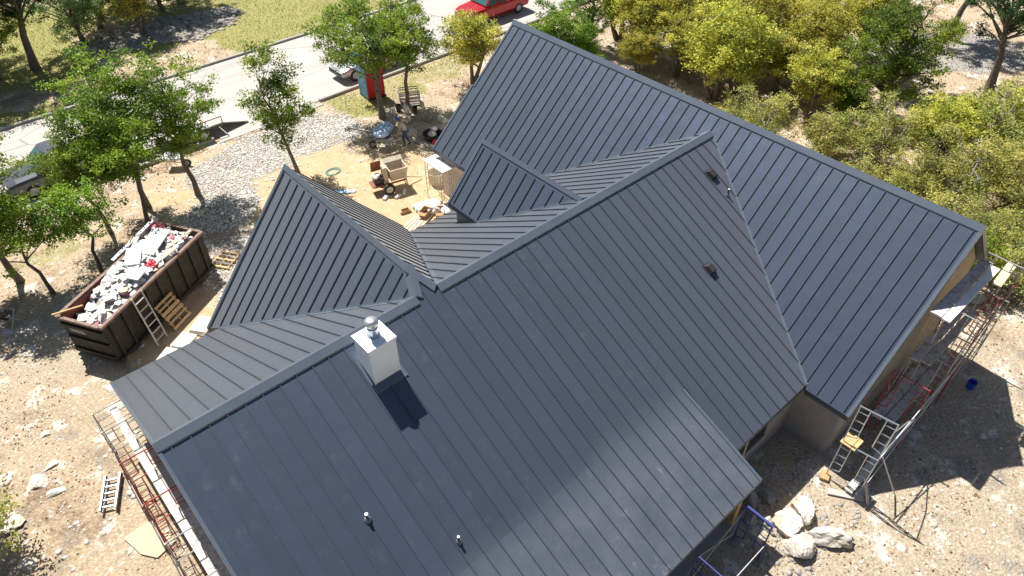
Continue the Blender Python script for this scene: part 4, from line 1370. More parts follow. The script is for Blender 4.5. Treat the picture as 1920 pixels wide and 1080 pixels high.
# free standing tower in front
tw = thing('scaffold_tower', 'two storey bright galvanised scaffold frame standing on wooden blocks near the wing corner', 'scaffold', (16.1, -9.5, 0))
mb = MB()
frame_mesh(mb, (0, 0, .12), (.15, -1.05, 0), 1.72, inner=.3)
mb.build('frame', 'galvanised', tw)
mb = MB()
frame_mesh(mb, (0, 0, 1.86), (.15, -1.05, 0), 1.70, inner=.3)
mb.build('frame', 'galvanised', tw)
brace(tw, (.15, -1.05, 3.2), (1.25, -1.08, 2.75), 'galvanised', .02)
brace(tw, (.15, -1.05, 2.1), (2.3, -1.08, 2.0), 'galvanised', .02)
brace(tw, (1.25, -1.08, 2.75), (2.3, -1.08, 2.0), 'galvanised', .02)
brace(tw, (.17, -1.08, .3), (2.2, -1.08, 1.6), 'scaffold_grey', .018)
for (x, y, s, lab) in ((16.02, -9.5, .34, 'square wooden block under the inner leg of the tower'), (16.26, -10.55, .30, 'weathered wooden block under the outer leg of the tower')):
    o = MB().box((0, 0, .06), (s, s * .8, .12)).build('wood_block', 'wood_new' if y > -10 else 'wood_weathered')
    o.location = (x, y, gz1(x, y))
    o.rotation_euler = (0, 0, .35)
    tag(o, lab, 'block')
plank((16.0, -9.62, 1.87), (16.55, -9.62, 1.87), .34, .03, 'wood_new', 'short plywood offcut resting on the tower mid bar', None, 'plywood_offcut')
plank((15.98, -9.87, 1.885), (16.52, -9.87, 1.885), .12, .03, 'wood_new', 'narrow plywood strip beside the offcut on the tower', None, 'plywood_offcut')
plank((15.95, -10.30, .2), (19.3, -10.35, .62), .24, .05, 'wood_weathered', 'long pale plank rising from the tower foot to the right scaffold', None, 'long_plank')
plank((15.6, -9.85, .05), (16.2, -10.75, .05), .22, .05, 'wood_weathered', 'weathered plank lying on the ground at the tower foot', None, 'ground_plank')
o = MB().bar((16.45, -10.55, 1.9), (17.05, -11.35, 0.0), .07, .04).build('wood_prop', 'wood_weathered')
tag(o, 'grey wooden prop leaning against the tower', 'prop')
o = MB().bar((16.3, -10.5, .75), (16.1, -10.95, 0.0), .08, .05).build('wood_prop', 'wood_weathered')
tag(o, 'short wooden prop at the foot of the tower', 'prop')
mb = MB().lathe([(.13, 0), (.16, .32), (.145, .32), (.12, .03)], (0, 0, 0), 14)
o = mb.build('bucket', 'blue_plastic')
o.location = (23.2, -11.0, gz1(23.2, -11.0))
tag(o, 'small blue bucket in the shadow behind the right scaffold', 'bucket')

# blue scaffold by the porch eave
sb = thing('scaffold', 'blue tube scaffold frame off the porch eave with long grey braces', 'scaffold', (12.0, -8.9, 0))
mb = frame_mesh(MB(), (.0, .05, .04), (0, -.85, 0), 1.95, inner=.26, r=.022)
mb.build('frame', 'scaffold_blue', sb)
mb = frame_mesh(MB(), (-2.2, .05, .04), (0, -.85, 0), 1.95, inner=.26, r=.022)
mb.build('frame', 'scaffold_blue', sb)
MB().box((0, -.38, 1.96), (.07, .9, .07)).build('top_bar', 'scaffold_blue', sb)
for (z0, z1, y) in ((1.7, .4, .06), (.4, 1.7, .09), (1.0, .9, -.83)):
    brace(sb, (0, y, z0), (-2.2, y, z1), 'scaffold_grey', .017)
for i, (y, lab) in enumerate(((-8.88, 'plywood pad under the inner foot of the blue scaffold'), (-9.68, 'plywood pad under the outer foot of the blue scaffold'))):
    o = MB().box((12.02, y, .018), (.36, .30, .036), (0, 0, .2)).build('plywood_pad', 'wood_grey')
    tag(o, lab, 'pad')
for i, (p0, p1, lab) in enumerate((((13.5, -8.3, .06), (15.2, -7.75, .05), 'yellowish cane lying in the recess beside the porch corner'), ((15.0, -8.0, .05), (16.4, -8.75, .05), 'second cane lying along the wing wall'))):
    o = MB().tube(p0, p1, .018, 6).build('cane', 'rope_yellow')
    tag(o, lab, 'cane')

# ------------------------------------------------------------------ left foreground
ld = thing('ladder', 'folded aluminium multi position ladder lying on the dirt by the left scaffold', 'ladder', (-1.22, 5.12, gz1(-1.22, 5.12) + .03), math.radians(64))
for s in (-1, 1):
    for z in (0, .11):
        MB().box((0, s * (.19 + .03 * (z > 0)), .05 + z), (1.3, .05, .09)).build('rail', 'aluminium', ld)
for k in range(5):
    MB().box((-.5 + k * .25, 0, .10), (.05, .36, .06)).build('rung', 'aluminium', ld)
for s in (-1, 1):
    MB().lathe([(.07, -.04), (.07, .04)], (.6, s * .22, .09), 12, Euler((math.pi / 2, 0, 0)).to_matrix()).build('hinge', 'black_paint', ld)
o = MB().prism([(-.75, -.30, 0), (.1, -.42, 0), (.62, -.28, 0), (.70, .38, 0), (-.55, .42, 0)], (0, 0, .015)).build('plywood_sheet', 'plywood')
o.location = (-.95, 2.75, gz1(-.95, 2.75) + .05)
o.rotation_euler = (0, 0.02, -1.2)
tag(o, 'buff plywood sheet lying on the dirt beside the left scaffold', 'sheet')
tb = thing('folding_chair', 'black folding chair with pale frame half cut by the left edge beyond the saplings', 'chair', (-1.45, 15.6, gz1(-1.45, 15.6)), .6)
MB().box((0, 0, .45), (.5, .5, .04)).build('seat', 'black_paint', tb)
MB().box((-.24, 0, .75), (.04, .5, .5), (0, -.2, 0)).build('backrest', 'black_paint', tb)
for sx in (-1, 1):
    MB().tube((.25, sx * .25, 0), (-.22, sx * .25, .62), .018, 6).build('leg', 'white_plastic', tb)
    MB().tube((-.25, sx * .25, 0), (.22, sx * .25, .62), .018, 6).build('leg', 'white_plastic', tb)

# ------------------------------------------------------------------ dumpster
DA = math.atan2(13.4 - 10.5, 5.96 - .98)
DL, DW, DH = 5.77, 1.9, 1.94
dp = thing('dumpster', 'long black open top dumpster with rusty rim heaped with rubbish', 'dumpster', (.98, 10.5, 0), DA)
# local: x along length (0..DL), y across (0..DW, away), front door at x=0
t = .06
MB().box((DL / 2, DW / 2, .17), (DL, DW, .1)).build('floor', 'dumpster_paint', dp)
for y, nm in ((t / 2, 'side_wall'), (DW - t / 2, 'side_wall')):
    w_ = MB()
    w_.mi = 0
    w_.box((DL / 2, y, (DH + .2) / 2), (DL, t, DH - .2))
    sw = w_.build('side_wall', 'dumpster_paint', dp)
    sg = -1 if y < DW / 2 else 1
    yo = 0 if sg < 0 else DW
    MB().box((DL / 2, yo - sg * (t + .006), (DH + .2) / 2), (DL - .14, .008, DH - .24)).build('lining', 'dumpster_inside', sw)
    for k in range(9):
        MB().box((.32 + k * .64, yo + sg * .045, (DH + .1) / 2), (.10, .09, DH - .22)).build('rib', 'dumpster_paint', sw)
    MB().box((DL / 2, yo + sg * .02, DH + .0), (DL + .1, .13, .10)).build('top_rail', 'dumpster_rail', sw)
    MB().box((DL / 2, yo + sg * .05, .2), (DL, .10, .14)).build('bottom_rail', 'dumpster_paint', sw)
for x in (0 + t / 2, DL - t / 2):
    ew = MB().box((x, DW / 2, (DH + .2) / 2), (t, DW - 2 * t - .02, DH - .2)).build('end_wall', 'dumpster_paint', dp)
    sg = -1 if x < DL / 2 else 1
    xo = 0 if sg < 0 else DL
    for k in range(3):
        MB().box((xo + sg * .04, DW / 2, .4 + k * .62), (.09, DW - .06, .11)).build('rib', 'dumpster_paint', ew)
    MB().box((xo + sg * .02, DW / 2, DH), (.12, DW - .14, .095)).build('top_rail', 'dumpster_rail', ew)
    if sg < 0:
        for r_, (wd, zz) in enumerate(((.80, 1.52), (.62, 1.42), (.66, 1.33))):
            k, y_ = 0, DW - .30
            rr_ = random.Random(r_)
            while y_ > DW - .30 - wd:
                a = rr_.uniform(.05, .12)
                MB().box((-.008, y_ - a / 2, zz), (.006, a, .055 if r_ == 0 else .035)).build('lettering', 'white_plastic', ew)
                y_ -= a + .02
for k in range(5):
    MB().tube((-.03, -.05, .4 + k * .32), (-.03, -.05, .52 + k * .32), .035, 8).build('hinge', 'dumpster_paint', dp)
for y in (.2, DW - .2):
    for x in (.35, DL - .35):
        MB().tube((x, y - .06, .09), (x, y + .06, .09), .09, 12).build('roller', 'black_paint', dp)

def in_dump(lx, ly, z):
    c, s = math.cos(DA), math.sin(DA)
    return Vector((.98 + lx * c - ly * s, 10.5 + lx * s + ly * c, z))

# heap of mixed rubbish: crumpled scraps nobody could count
r = np.random.default_rng(31)
def heap_z(lx, ly):
    return 1.05 + .75 * sst(.0, 2.6, lx) * (1 - .5 * sst(5.0, 5.7, lx)) + .25 * np.cos((ly - .95) * 1.5) + .16 * vnoise(lx + 3, ly, .6)
gx, gy = np.meshgrid(np.linspace(.09, DL - .09, 90), np.linspace(.10, DW - .10, 34))
hz = heap_z(gx, gy) - .06 + .22 * (vnoise(gx + 7, gy + 3, .35, 3) - .5)
hv = np.stack([gx.ravel(), gy.ravel(), hz.ravel()], 1)
c_, s_ = math.cos(DA), math.sin(DA)
hv = np.stack([.98 + hv[:, 0] * c_ - hv[:, 1] * s_, 10.5 + hv[:, 0] * s_ + hv[:, 1] * c_, hv[:, 2]], 1)
i0 = (np.arange(33)[:, None] * 90 + np.arange(89)[None]).ravel()
m, nt, b = nodes_of('rubbish_mix')
tc = N(nt, 'ShaderNodeTexCoord')
vo = N(nt, 'ShaderNodeTexVoronoi')
vo.inputs['Scale'].default_value = 7
nt.links.new(tc.outputs['Object'], vo.inputs['Vector'])
sp_ = N(nt, 'ShaderNodeSeparateColor')
nt.links.new(vo.outputs['Color'], sp_.inputs[0])
cr = N(nt, 'ShaderNodeValToRGB')
cr.color_ramp.interpolation = 'CONSTANT'
while len(cr.color_ramp.elements) < 6:
    cr.color_ramp.elements.new(.5)
for e, (p_, c__) in zip(cr.color_ramp.elements, ((0, (.66, .65, .63)), (.4, (.46, .44, .41)), (.55, (.80, .79, .77)), (.84, (.44, .16, .16)), (.88, (.48, .39, .28)), (.96, (.20, .20, .21)))):
    e.position = p_
    e.color = (*c__, 1)
nt.links.new(sp_.outputs[0], cr.inputs[0])
nt.links.new(cr.outputs[0], b.inputs['Base Color'])
b.inputs['Roughness'].default_value = .7
bump(nt, b, noise(nt, tc.outputs['Object'], 12, 4), .8, .08)
tag(np_mesh('rubbish_heap', hv, np.stack([i0, i0 + 1, i0 + 91, i0 + 90], 1), 'rubbish_mix'), 'mixed white and red building rubbish filling the dumpster', 'rubbish', kind='stuff')
# crumpled scraps on top
ns = 260
sx_, sy_ = r.uniform(.2, DL - .2, ns), r.uniform(.18, DW - .18, ns)
sz_ = heap_z(sx_, sy_) + r.uniform(0, .12, ns)
vs_, fs_, tn_ = [], [], []
for k in range(ns):
    ctr = np.array(in_dump(sx_[k], sy_[k], sz_[k]))
    n_ = 6
    L_ = r.uniform(.08, .26)
    pts = np.stack([np.cos(np.arange(n_) * 2 * np.pi / n_), np.sin(np.arange(n_) * 2 * np.pi / n_), np.zeros(n_)], 1) * L_ * r.uniform(.5, 1.2, (n_, 1))
    pts[:, 2] = r.normal(0, .3 * L_, n_)
    o_ = len(vs_)
    vs_ += [ctr + np.array([0, 0, L_ * .4])] + [ctr + q for q in pts]
    fs_ += [(o_, o_ + 1 + j, o_ + 1 + (j + 1) % n_) for j in range(n_)]
    tn_ += [r.random()] * n_
m, nt, b = nodes_of('scrap_film')
at = N(nt, 'ShaderNodeAttribute', attribute_name='tone')
cr = N(nt, 'ShaderNodeValToRGB')
cr.color_ramp.interpolation = 'CONSTANT'
while len(cr.color_ramp.elements) < 6:
    cr.color_ramp.elements.new(.5)
for e, (p_, c__) in zip(cr.color_ramp.elements, ((0, (.80, .80, .79)), (.5, (.66, .66, .66)), (.70, (.84, .83, .80)), (.86, (.50, .16, .18)), (.90, (.52, .42, .30)), (.97, (.16, .16, .17)))):
    e.position = p_
    e.color = (*c__, 1)
nt.links.new(at.outputs['Fac'], cr.inputs[0])
nt.links.new(cr.outputs[0], b.inputs['Base Color'])
b.inputs['Roughness'].default_value = .45
tag(np_mesh('rubbish_scraps', np.array(vs_), np.array(fs_), 'scrap_film', np.array(tn_)), 'crumpled plastic and paper scraps on the rubbish heap', 'rubbish', kind='stuff')

def board_in(lx0, ly0, lx1, ly1, z0, z1, w, th, mat, label, name='board'):
    z0 += .14
    z1 += .10
    o = MB().bar(in_dump(lx0, ly0, z0), in_dump(lx1, ly1, z1), w, th).build(name, mat)
    return tag(o, label, 'board', 'boards thrown on the dumpster heap')
board_in(2.3, 1.2, 4.6, 1.95, 1.75, 2.2, .14, .04, 'wood_weathered', 'grey board jutting over the far rim of the dumpster')
board_in(3.2, 2.2, 5.6, 1.85, 1.75, 2.28, .16, .16, 'aluminium', 'long grey pipe resting across the far rim of the dumpster', 'pipe')
board_in(.95, .62, 2.35, .9, 1.5, 1.98, .16, .03, 'wood_new', 'yellow pine board tilted in the middle of the heap')
board_in(.35, .55, 1.25, .75, 1.15, 1.55, .15, .03, 'white_board', 'white board tilted near the dumpster door')
board_in(-.12, 1.95, .62, 1.25, 1.98, 2.02, .06, .05, 'wood_new', 'yellow stick laid across the left corner of the dumpster rim')
board_in(4.3, .45, 5.5, .2, 2.0, 2.1, .14, .03, 'wood_pale', 'tan board along the near rim at the far end of the dumpster')
board_in(3.2, .35, 4.4, .12, 1.95, 2.08, .2, .025, 'wood_pale', 'wide tan offcut on the near rim of the dumpster')
for i, (lx, ly, L_, w_, rz, mt, lab) in enumerate(((4.35, 1.05, 1.5, .7, .2, 'white_board', 'big white foam board on top of the heap at the far end'), (3.3, 1.15, 1.0, .55, .6, 'white_plastic', 'white sheet crumpled in the middle of the heap'), (2.55, .42, .6, .5, .1, 'white_plastic', 'white sack drooping over the near rim'))):
    z = float(heap_z(np.array(lx), np.array(ly))) + .22
    o = MB().box((0, 0, 0), (L_, w_, .05), (.06, -.05, rz)).build('white_sheet', mt)
    o.location = in_dump(lx, ly, z)
    o.rotation_euler = (0, 0, DA)
    tag(o, lab, 'sheet')

def bag(p, s, mat, label, cat='bag', seed=0, name='rubbish_bag', flat=.7):
    bm = bmesh.new()
    bmesh.ops.create_icosphere(bm, subdivisions=3, radius=1)
    rr = random.Random(seed)
    of = [Vector((rr.gauss(0, 3), rr.gauss(0, 3), rr.gauss(0, 3))) for _ in range(8)]
    of2 = [q * 3.3 for q in of]
    for v in bm.verts:
        h = sum(math.sin(v.co.dot(o_) + i) for i, o_ in enumerate(of)) / 8
        h2 = sum(abs(math.sin(v.co.dot(o_) + i)) for i, o_ in enumerate(of2)) / 8 - .6
        v.co *= 1 + .35 * h + .55 * h2
        v.co.z *= flat
        if v.co.z < -.4 * flat:
            v.co.z = -.4 * flat
    me = bpy.data.meshes.new(name)
    bm.to_mesh(me)
    bm.free()
    me.materials.append(MATS[mat])
    o = bpy.data.objects.new(name, me)
    C.objects.link(o)
    o.location = p
    o.scale = (s, s, s)
    o.rotation_euler = (0, 0, rr.uniform(0, 6))
    return tag(o, label, cat)

bag(in_dump(5.2, 1.55, 2.2), .26, 'pink_plastic', 'pink bag on the far left end of the dumpster heap', seed=1)
bag(in_dump(3.35, .45, 2.02), .24, 'red_plastic', 'crimson bag on the near side of the heap', seed=2)
bag(in_dump(1.65, .30, 1.62), .17, 'blue_plastic', 'bright blue bag near the dumpster rim', seed=3)
bag(in_dump(1.95, .62, 1.82), .24, 'pink_plastic', 'pink and white bag in the middle of the heap', seed=4)
bag(in_dump(.9, .45, 1.42), .2, 'white_plastic', 'white bag beside the tilted white board', seed=5)
bag(in_dump(4.0, 1.5, 2.1), .3, 'white_plastic', 'clear plastic bundle at the back of the heap', seed=6)

# ladder and pallet leaning on the dumpster
lb, lt = Vector((2.62, 10.62, .03)), in_dump(1.75, -.13, 2.02)
lean = thing('ladder', 'weathered wooden ladder leaning against the dumpster side', 'ladder', lb)
ax = Vector((math.cos(DA), math.sin(DA), 0))
for s in (-1, 1):
    MB().bar(ax * (.26 * s), lt - lb + ax * (.26 * s), .05, .07).build('rail', 'wood_weathered', lean)
for k in range(6):
    p = (lt - lb) * (.1 + .155 * k)
    MB().bar(p - ax * .27, p + ax * .27, .035, .035).build('rung', 'wood_weathered', lean)
pb, pt_ = Vector((3.62, 11.10, .03)), Vector((3.33, 11.72, .95))
pal = thing('pallet', 'pine pallet leaning against the dumpster side', 'pallet', pb)
upv = (pt_ - pb)
nn_ = ax.cross(upv).normalized()
for k, q in enumerate((-.42, 0, .42)):
    MB().bar(ax * q - nn_ * 0.0, ax * q + upv, .04, .09, nn_).build('stringer', 'wood_new', pal)
for k, (q, wd) in enumerate(((.05, .10), (.27, .09), (.45, .14), (.62, .14), (.80, .09), (.96, .10))):
    p = upv * q - nn_ * -.06
    MB().bar(p - ax * .5, p + ax * .5, wd, .02, nn_).build('slat', 'wood_new', pal)
crate = thing('pallet', 'broken pallet lying on the ground at the far end of the dumpster', 'pallet', (6.55, 13.55, gz1(6.55, 13.55) + .02), .6)
for k in range(3):
    MB().box((0, -.4 + .4 * k, .045), (1.1, .04, .09)).build('stringer', 'wood_new', crate)
for k in range(5):
    MB().box((-.48 + .24 * k, 0, .10), (.10, .95, .02)).build('slat', 'wood_grey' if k % 2 else 'wood_new', crate)
# white boards stacked near the rear eave
for i, (x, y, a, L_, w_, lab) in enumerate(((2.35, 9.62, .5, .75, .5, 'white insulation board lying nearest the dumpster door'), (3.15, 9.95, .46, .75, .62, 'white insulation board in the middle of the three by the rear eave'), (4.05, 10.3, .52, .8, .7, 'white insulation board nearest the left gable'))):
    st = thing('insulation_board', lab, 'board', (x, y, gz1(x, y) + .02), a, 'white boards by the rear eave')
    for k in range(3):
        MB().box((.02 * k, -.03 * k, .04 + k * .064), (L_, w_, .06), (0, 0, .05 * k)).build('sheet', 'white_board', st)
for i, (x, y, L_, a, lab) in enumerate(((2.15, 9.55, .9, .3, 'thin batten lying left of the white boards'), (3.55, 9.75, .8, -1.0, 'dark batten between the white boards'))):
    o = MB().box((0, 0, .03), (L_, .05, .05)).build('batten', 'wood_grey' if i else 'wood_weathered')
    o.location = (x, y, gz1(x, y) + .01)
    o.rotation_euler = (0, 0, a)
    tag(o, lab, 'batten')

# ------------------------------------------------------------------ vehicles
def wheel(parent, x, y, r=.36, w=.24, rim='aluminium'):
    M = Euler((math.pi / 2, 0, 0)).to_matrix()
    wl = MB().lathe([(r * .62, -w / 2), (r * .92, -w / 2), (r, -w * .3), (r, w * .3), (r * .92, w / 2), (r * .62, w / 2), (r * .62, -w / 2)], (x, y, r), 20, M, False).build('tyre', 'black_rubber', parent, smooth=True)
    MB().lathe([(.01, -w * .42), (r * .3, -w * .42), (r * .60, -w * .46), (r * .61, 0), (r * .60, w * .46), (r * .3, w * .42), (.01, w * .42)], (x, y, r), 14, M).build('rim', rim, wl)
    return wl

def loft(mb, secs):
    """secs: list of rings (same count)"""
    n = len(secs[0])
    o = [q for s in secs for q in s]
    fs = []
    for k in range(len(secs) - 1):
        for i in range(n):
            j = (i + 1) % n
            fs.append((k * n + i, k * n + j, (k + 1) * n + j, (k + 1) * n + i))
    fs += [tuple(range(n - 1, -1, -1)), tuple((len(secs) - 1) * n + i for i in range(n))]
    return mb.add(o, fs)

def vehicle(label, cat, name, loc, rz, paint, L, Wd, pickup=False, belt=.95, roof=1.75, hood=1.1):
    """nose points to +x"""
    v = thing(name, label, cat, loc, rz)
    h = Wd / 2
    # lower body, lofted along x
    st = [(-L / 2, .88, .52, belt - .06), (-L / 2 + .15, .97, .38, belt), (-L * .2, 1.0, .34, belt), (L * .12, 1.0, .34, belt), (L * .2, 1.0, .34, hood - .02), (L / 2 - .5, .96, .36, hood - .10), (L / 2 - .12, .90, .40, hood - .2), (L / 2, .80, .48, hood - .34)]
    secs = []
    for x, k, z0, z1 in st:
        w = h * k
        secs.append([(x, -w * .94, z0), (x, -w, z0 + .14), (x, -w, z1 - .16), (x, -w * .93, z1 - .02), (x, -w * .6, z1 + .02), (x, w * .6, z1 + .02), (x, w * .93, z1 - .02), (x, w, z1 - .16), (x, w, z0 + .14), (x, w * .94, z0)])
    body = loft(MB(), secs).build('body', paint, v, bevel=0)
    # cabin
    if pickup:
        xa, xb, xc, xd = -L * .12, -L * .08, L * .10, L * .24
    else:
        xa, xb, xc, xd = -L * .44, -L * .30, L * .06, L * .24
    b0, b1 = h * .95, h * .76
    lo = [(xa, -b0, belt - .02), (xd, -b0, belt + .02), (xd, b0, belt + .02), (xa, b0, belt - .02)]
    hi = [(xb, -b1, roof), (xc, -b1, roof), (xc, b1, roof), (xb, b1, roof)]
    cab = MB()
    cab.add(lo + hi, [(0, 1, 5, 4), (1, 2, 6, 5), (2, 3, 7, 6), (3, 0, 4, 7), (4, 5, 6, 7), (0, 3, 2, 1)])
    cabo = cab.build('cabin', paint, v, bevel=.05)
    def pane(a, b_, c, d, nm, s=.86):
        q = [Vector(k) for k in (a, b_, c, d)]
        ct_ = sum(q, Vector()) / 4
        n = (q[1] - q[0]).cross(q[3] - q[0]).normalized()
        if n.dot(ct_ - Vector((0, 0, belt))) < 0 and abs(n.z) < .95:
            pass
        out = n if n.dot(ct_ - Vector(((xa + xd) / 2, 0, belt))) > 0 else -n
        q = [ct_ + (k - ct_) * s + out * .006 for k in q]
        return MB().prism(q, out * .01).build(nm, 'car_glass', cabo)
    pane(lo[1], lo[2], hi[2], hi[1], 'windscreen')
    pane(lo[3], lo[0], hi[0], hi[3], 'rear_window', .8)
    for i0_, i1_ in ((0, 1), (3, 2)):
        A, B, Cc, D = Vector(lo[i0_]), Vector(lo[i1_]), Vector(hi[i1_]), Vector(hi[i0_])
        pane(A, (A + B) / 2, (Cc + D) / 2, D, 'side_window', .84)
        pane((A + B) / 2, B, Cc, (Cc + D) / 2, 'side_window', .84)
    if pickup:
        bl = L / 2 - L * .14
        bed = MB()
        MB().box((-L / 2 + bl / 2 + .05, 0, belt + .028), (bl - .12, Wd * .84, .02)).build('bed_floor', 'black_paint', v)
        for s in (-1, 1):
            MB().box((-L / 2 + bl / 2 + .05, s * h * .93, belt + .12), (bl - .1, .1, .26)).build('bed_side', paint, v, bevel=.02)
        MB().box((-L / 2 + .06, 0, belt + .12), (.08, Wd * .86, .26)).build('tailgate', paint, v, bevel=.02)
    for s in (-1, 1):
        wheel(v, L * .31, s * (h - .11))
        wheel(v, -L * .30, s * (h - .11))
        MB().box((L / 2 - .07, s * h * .62, hood - .32), (.10, .34, .13)).build('headlight', 'lamp_glass', v, bevel=.02)
        MB().box((-L / 2 + .03, s * h * .74, belt - .22), (.08, .16, .24)).build('tail_light', 'red_plastic', v, bevel=.02)
        MB().box((L * .17, s * (h + .09), belt + .12), (.10, .18, .14)).build('mirror', 'black_paint', v, bevel=.02)
        for x in (-.45, .55):
            MB().box((x, s * (h + .002), belt - .16), (.14, .02, .03)).build('door_handle', 'black_paint', v)
    MB().box((L / 2 - .01, 0, .46), (.12, Wd * .78, .18)).build('bumper', 'black_paint', v, bevel=.03)
    return v

vehicle('silver car parked on the road behind the portable toilet', 'car', 'parked_car', (21.4, 25.0, .03), math.pi, 'car_silver', 4.5, 1.8, False, .92, 1.5, .95)
vehicle('red pickup truck parked at the top edge beyond the wing ridge', 'truck', 'pickup_truck', (32.7, 26.3, .03), math.pi, 'car_red', 5.5, 1.95, True, 1.12, 1.82, 1.12)
vehicle('dark grey pickup on the road behind the leftmost oaks', 'truck', 'pickup_truck', (3.6, 25.0, .03), math.pi, 'car_grey', 5.4, 1.95, True, 1.1, 1.8, 1.1)

tr = thing('utility_trailer', 'flat utility trailer with red rails and ramp down, parked behind the oaks', 'trailer', (9.1, 24.75, .03))
MB().box((0, 0, .55), (4.6, 1.8, .07)).build('deck', 'wood_weathered', tr)
for s in (-1, 1):
    MB().box((0, s * .95, .50), (4.7, .07, .14)).build('side_rail', 'black_paint', tr)
    MB().tube((-2.3, s * .95, .95), (2.3, s * .95, .95), .03, 7).build('top_rail', 'mixer_rust', tr)
    for x in (-2.3, -1.15, 0, 1.15, 2.3):
        MB().tube((x, s * .95, .5), (x, s * .95, .95), .025, 6).build('stake', 'mixer_rust', tr)
    for x in (.25, 1.05):
        wheel(tr, x, s * 1.12, .34, .22)
    MB().box((.65, s * 1.12, .76), (1.75, .28, .03)).build('fender', 'galvanised', tr)
MB().bar((2.35, 0, .5), (3.75, 0, .06), 1.6, .06).build('ramp', 'wood_weathered', tr)
MB().tube((-2.3, 0, .5), (-3.0, 0, .5), .05, 8).build('tongue', 'black_paint', tr)

# ------------------------------------------------------------------ portable toilet
pt = thing('portable_toilet', 'red and blue portable toilet with white roof on the grass by the road', 'toilet', (19.75, 21.95, gz1(19.75, 21.95)), math.radians(-6))
MB().box((0, 0, 1.06), (1.06, 1.06, 1.98), None).build('cabin', 'potty_red', pt, bevel=.03)
MB().box((-.545, 0, 1.04), (.03, .90, 1.9)).build('door', 'potty_blue', pt, bevel=.01)
for s in (-1, 1):
    MB().box((-.55, s * .49, 1.05), (.05, .08, 2.0)).build('door_post', 'potty_blue', pt)
    MB().box((s * .49, -.545, 1.05), (.08, .03, 2.0)).build('corner_post', 'potty_red', pt)
MB().box((0, 0, .05), (1.14, 1.14, .1)).build('skid', 'black_paint', pt)
mb = MB()
for k in range(1):
    mb.add([(-.58, -.58, 2.05), (.58, -.58, 2.05), (.58, .58, 2.05), (-.58, .58, 2.05), (-.58, -.58, 2.10), (.58, -.58, 2.10), (.58, .58, 2.10), (-.58, .58, 2.10), (-.35, -.2, 2.26), (.35, -.2, 2.26), (.35, .2, 2.26), (-.35, .2, 2.26)],
           [(0, 3, 2, 1), (0, 1, 5, 4), (1, 2, 6, 5), (2, 3, 7, 6), (3, 0, 4, 7), (4, 5, 9, 8), (5, 6, 10, 9), (6, 7, 11, 10), (7, 4, 8, 11), (8, 9, 10, 11)])
mb.build('roof', 'white_plastic', pt)
MB().tube((.3, .3, 2.1), (.3, .3, 2.5), .05, 10).build('vent_pipe', 'black_paint', pt)
MB().box((-.565, -.3, 1.1), (.03, .06, .14)).build('door_latch', 'black_paint', pt)

# ------------------------------------------------------------------ mortar mixer
mx = thing('mortar_mixer', 'tan towable mortar mixer on the sand with its engine cover raised', 'mixer', (14.95, 13.35, 0), math.radians(-14))
mb = MB()
# hopper: open box tub, walls with thickness
top = [(.02, -.40, 1.18), (.95, -.40, 1.18), (.95, .42, 1.18), (.02, .42, 1.18)]
bot = [(.10, -.24, .52), (.87, -.24, .52), (.87, .26, .52), (.10, .26, .52)]
mb.add(top + bot, [(0, 1, 5, 4), (1, 2, 6, 5), (2, 3, 7, 6), (3, 0, 4, 7), (4, 5, 6, 7)])
ti = [(.07, -.35, 1.18), (.90, -.35, 1.18), (.90, .37, 1.18), (.07, .37, 1.18)]
bi = [(.14, -.2, .58), (.83, -.2, .58), (.83, .22, .58), (.14, .22, .58)]
mb.add(ti + bi, [(0, 4, 5, 1), (1, 5, 6, 2), (2, 6, 7, 3), (3, 7, 4, 0), (4, 7, 6, 5)])
mb.add(top + ti, [(0, 4, 5, 1), (1, 5, 6, 2), (2, 6, 7, 3), (3, 7, 4, 0)])
hop = mb.build('hopper', 'mixer_tan', mx)
MB().prism([(.0, .36, 1.2), (.97, .36, 1.2), (.97, .58, 1.32), (.0, .58, 1.32)], (0, 0, .02)).build('splash_guard', 'mixer_tan', mx)
MB().tube((.1, .02, .95), (.9, .02, .95), .03, 8).build('paddle_shaft', 'mixer_rust', hop)
for x in (.25, .5, .72):
    MB().bar((x, .02, .95), (x + .06, -.2, .80), .09, .015).build('paddle', 'mixer_rust', hop)
MB().box((-.12, .0, .85), (.20, .50, .95)).build('drive_cover', 'mixer_tan', mx, bevel=.03)
MB().box((-.40, .38, 1.18), (.5, .04, .62), (.25, 0, 0)).build('engine_cover', 'mixer_rust', mx, bevel=.01)
en = MB().box((-.48, 0, .66), (.44, .42, .30)).build('engine', 'black_paint', mx, bevel=.03)
MB().lathe([(.13, 0), (.13, .14), (.06, .17)], (-.48, .02, .81), 14).build('engine_fan_housing', 'white_plastic', en)
MB().box((-.62, -.06, .88), (.18, .28, .12)).build('fuel_tank', 'white_plastic', en, bevel=.02)
for s in (-1, 1):
    MB().box((.05, s * .27, .44), (1.65, .06, .07)).build('chassis_rail', 'mixer_rust', mx)
MB().box((-.62, 0, .47), (.5, .6, .05)).build('engine_tray', 'mixer_rust', mx)
for s in (-1, 1):
    wheel(mx, -.12, s * .50, .29, .17, 'bucket_cream')
MB().tube((-.12, -.5, .27), (-.12, .5, .27), .03, 8).build('axle', 'black_paint', mx)
for s in (-.24, .24):
    MB().bar((.85, s, .5), (.92, s, 0.0), .05, .05).build('stand_leg', 'mixer_tan', mx)
MB().tube((.85, 0, .44), (1.75, .05, .10), .03, 8).build('tow_bar', 'wood_pale', mx)
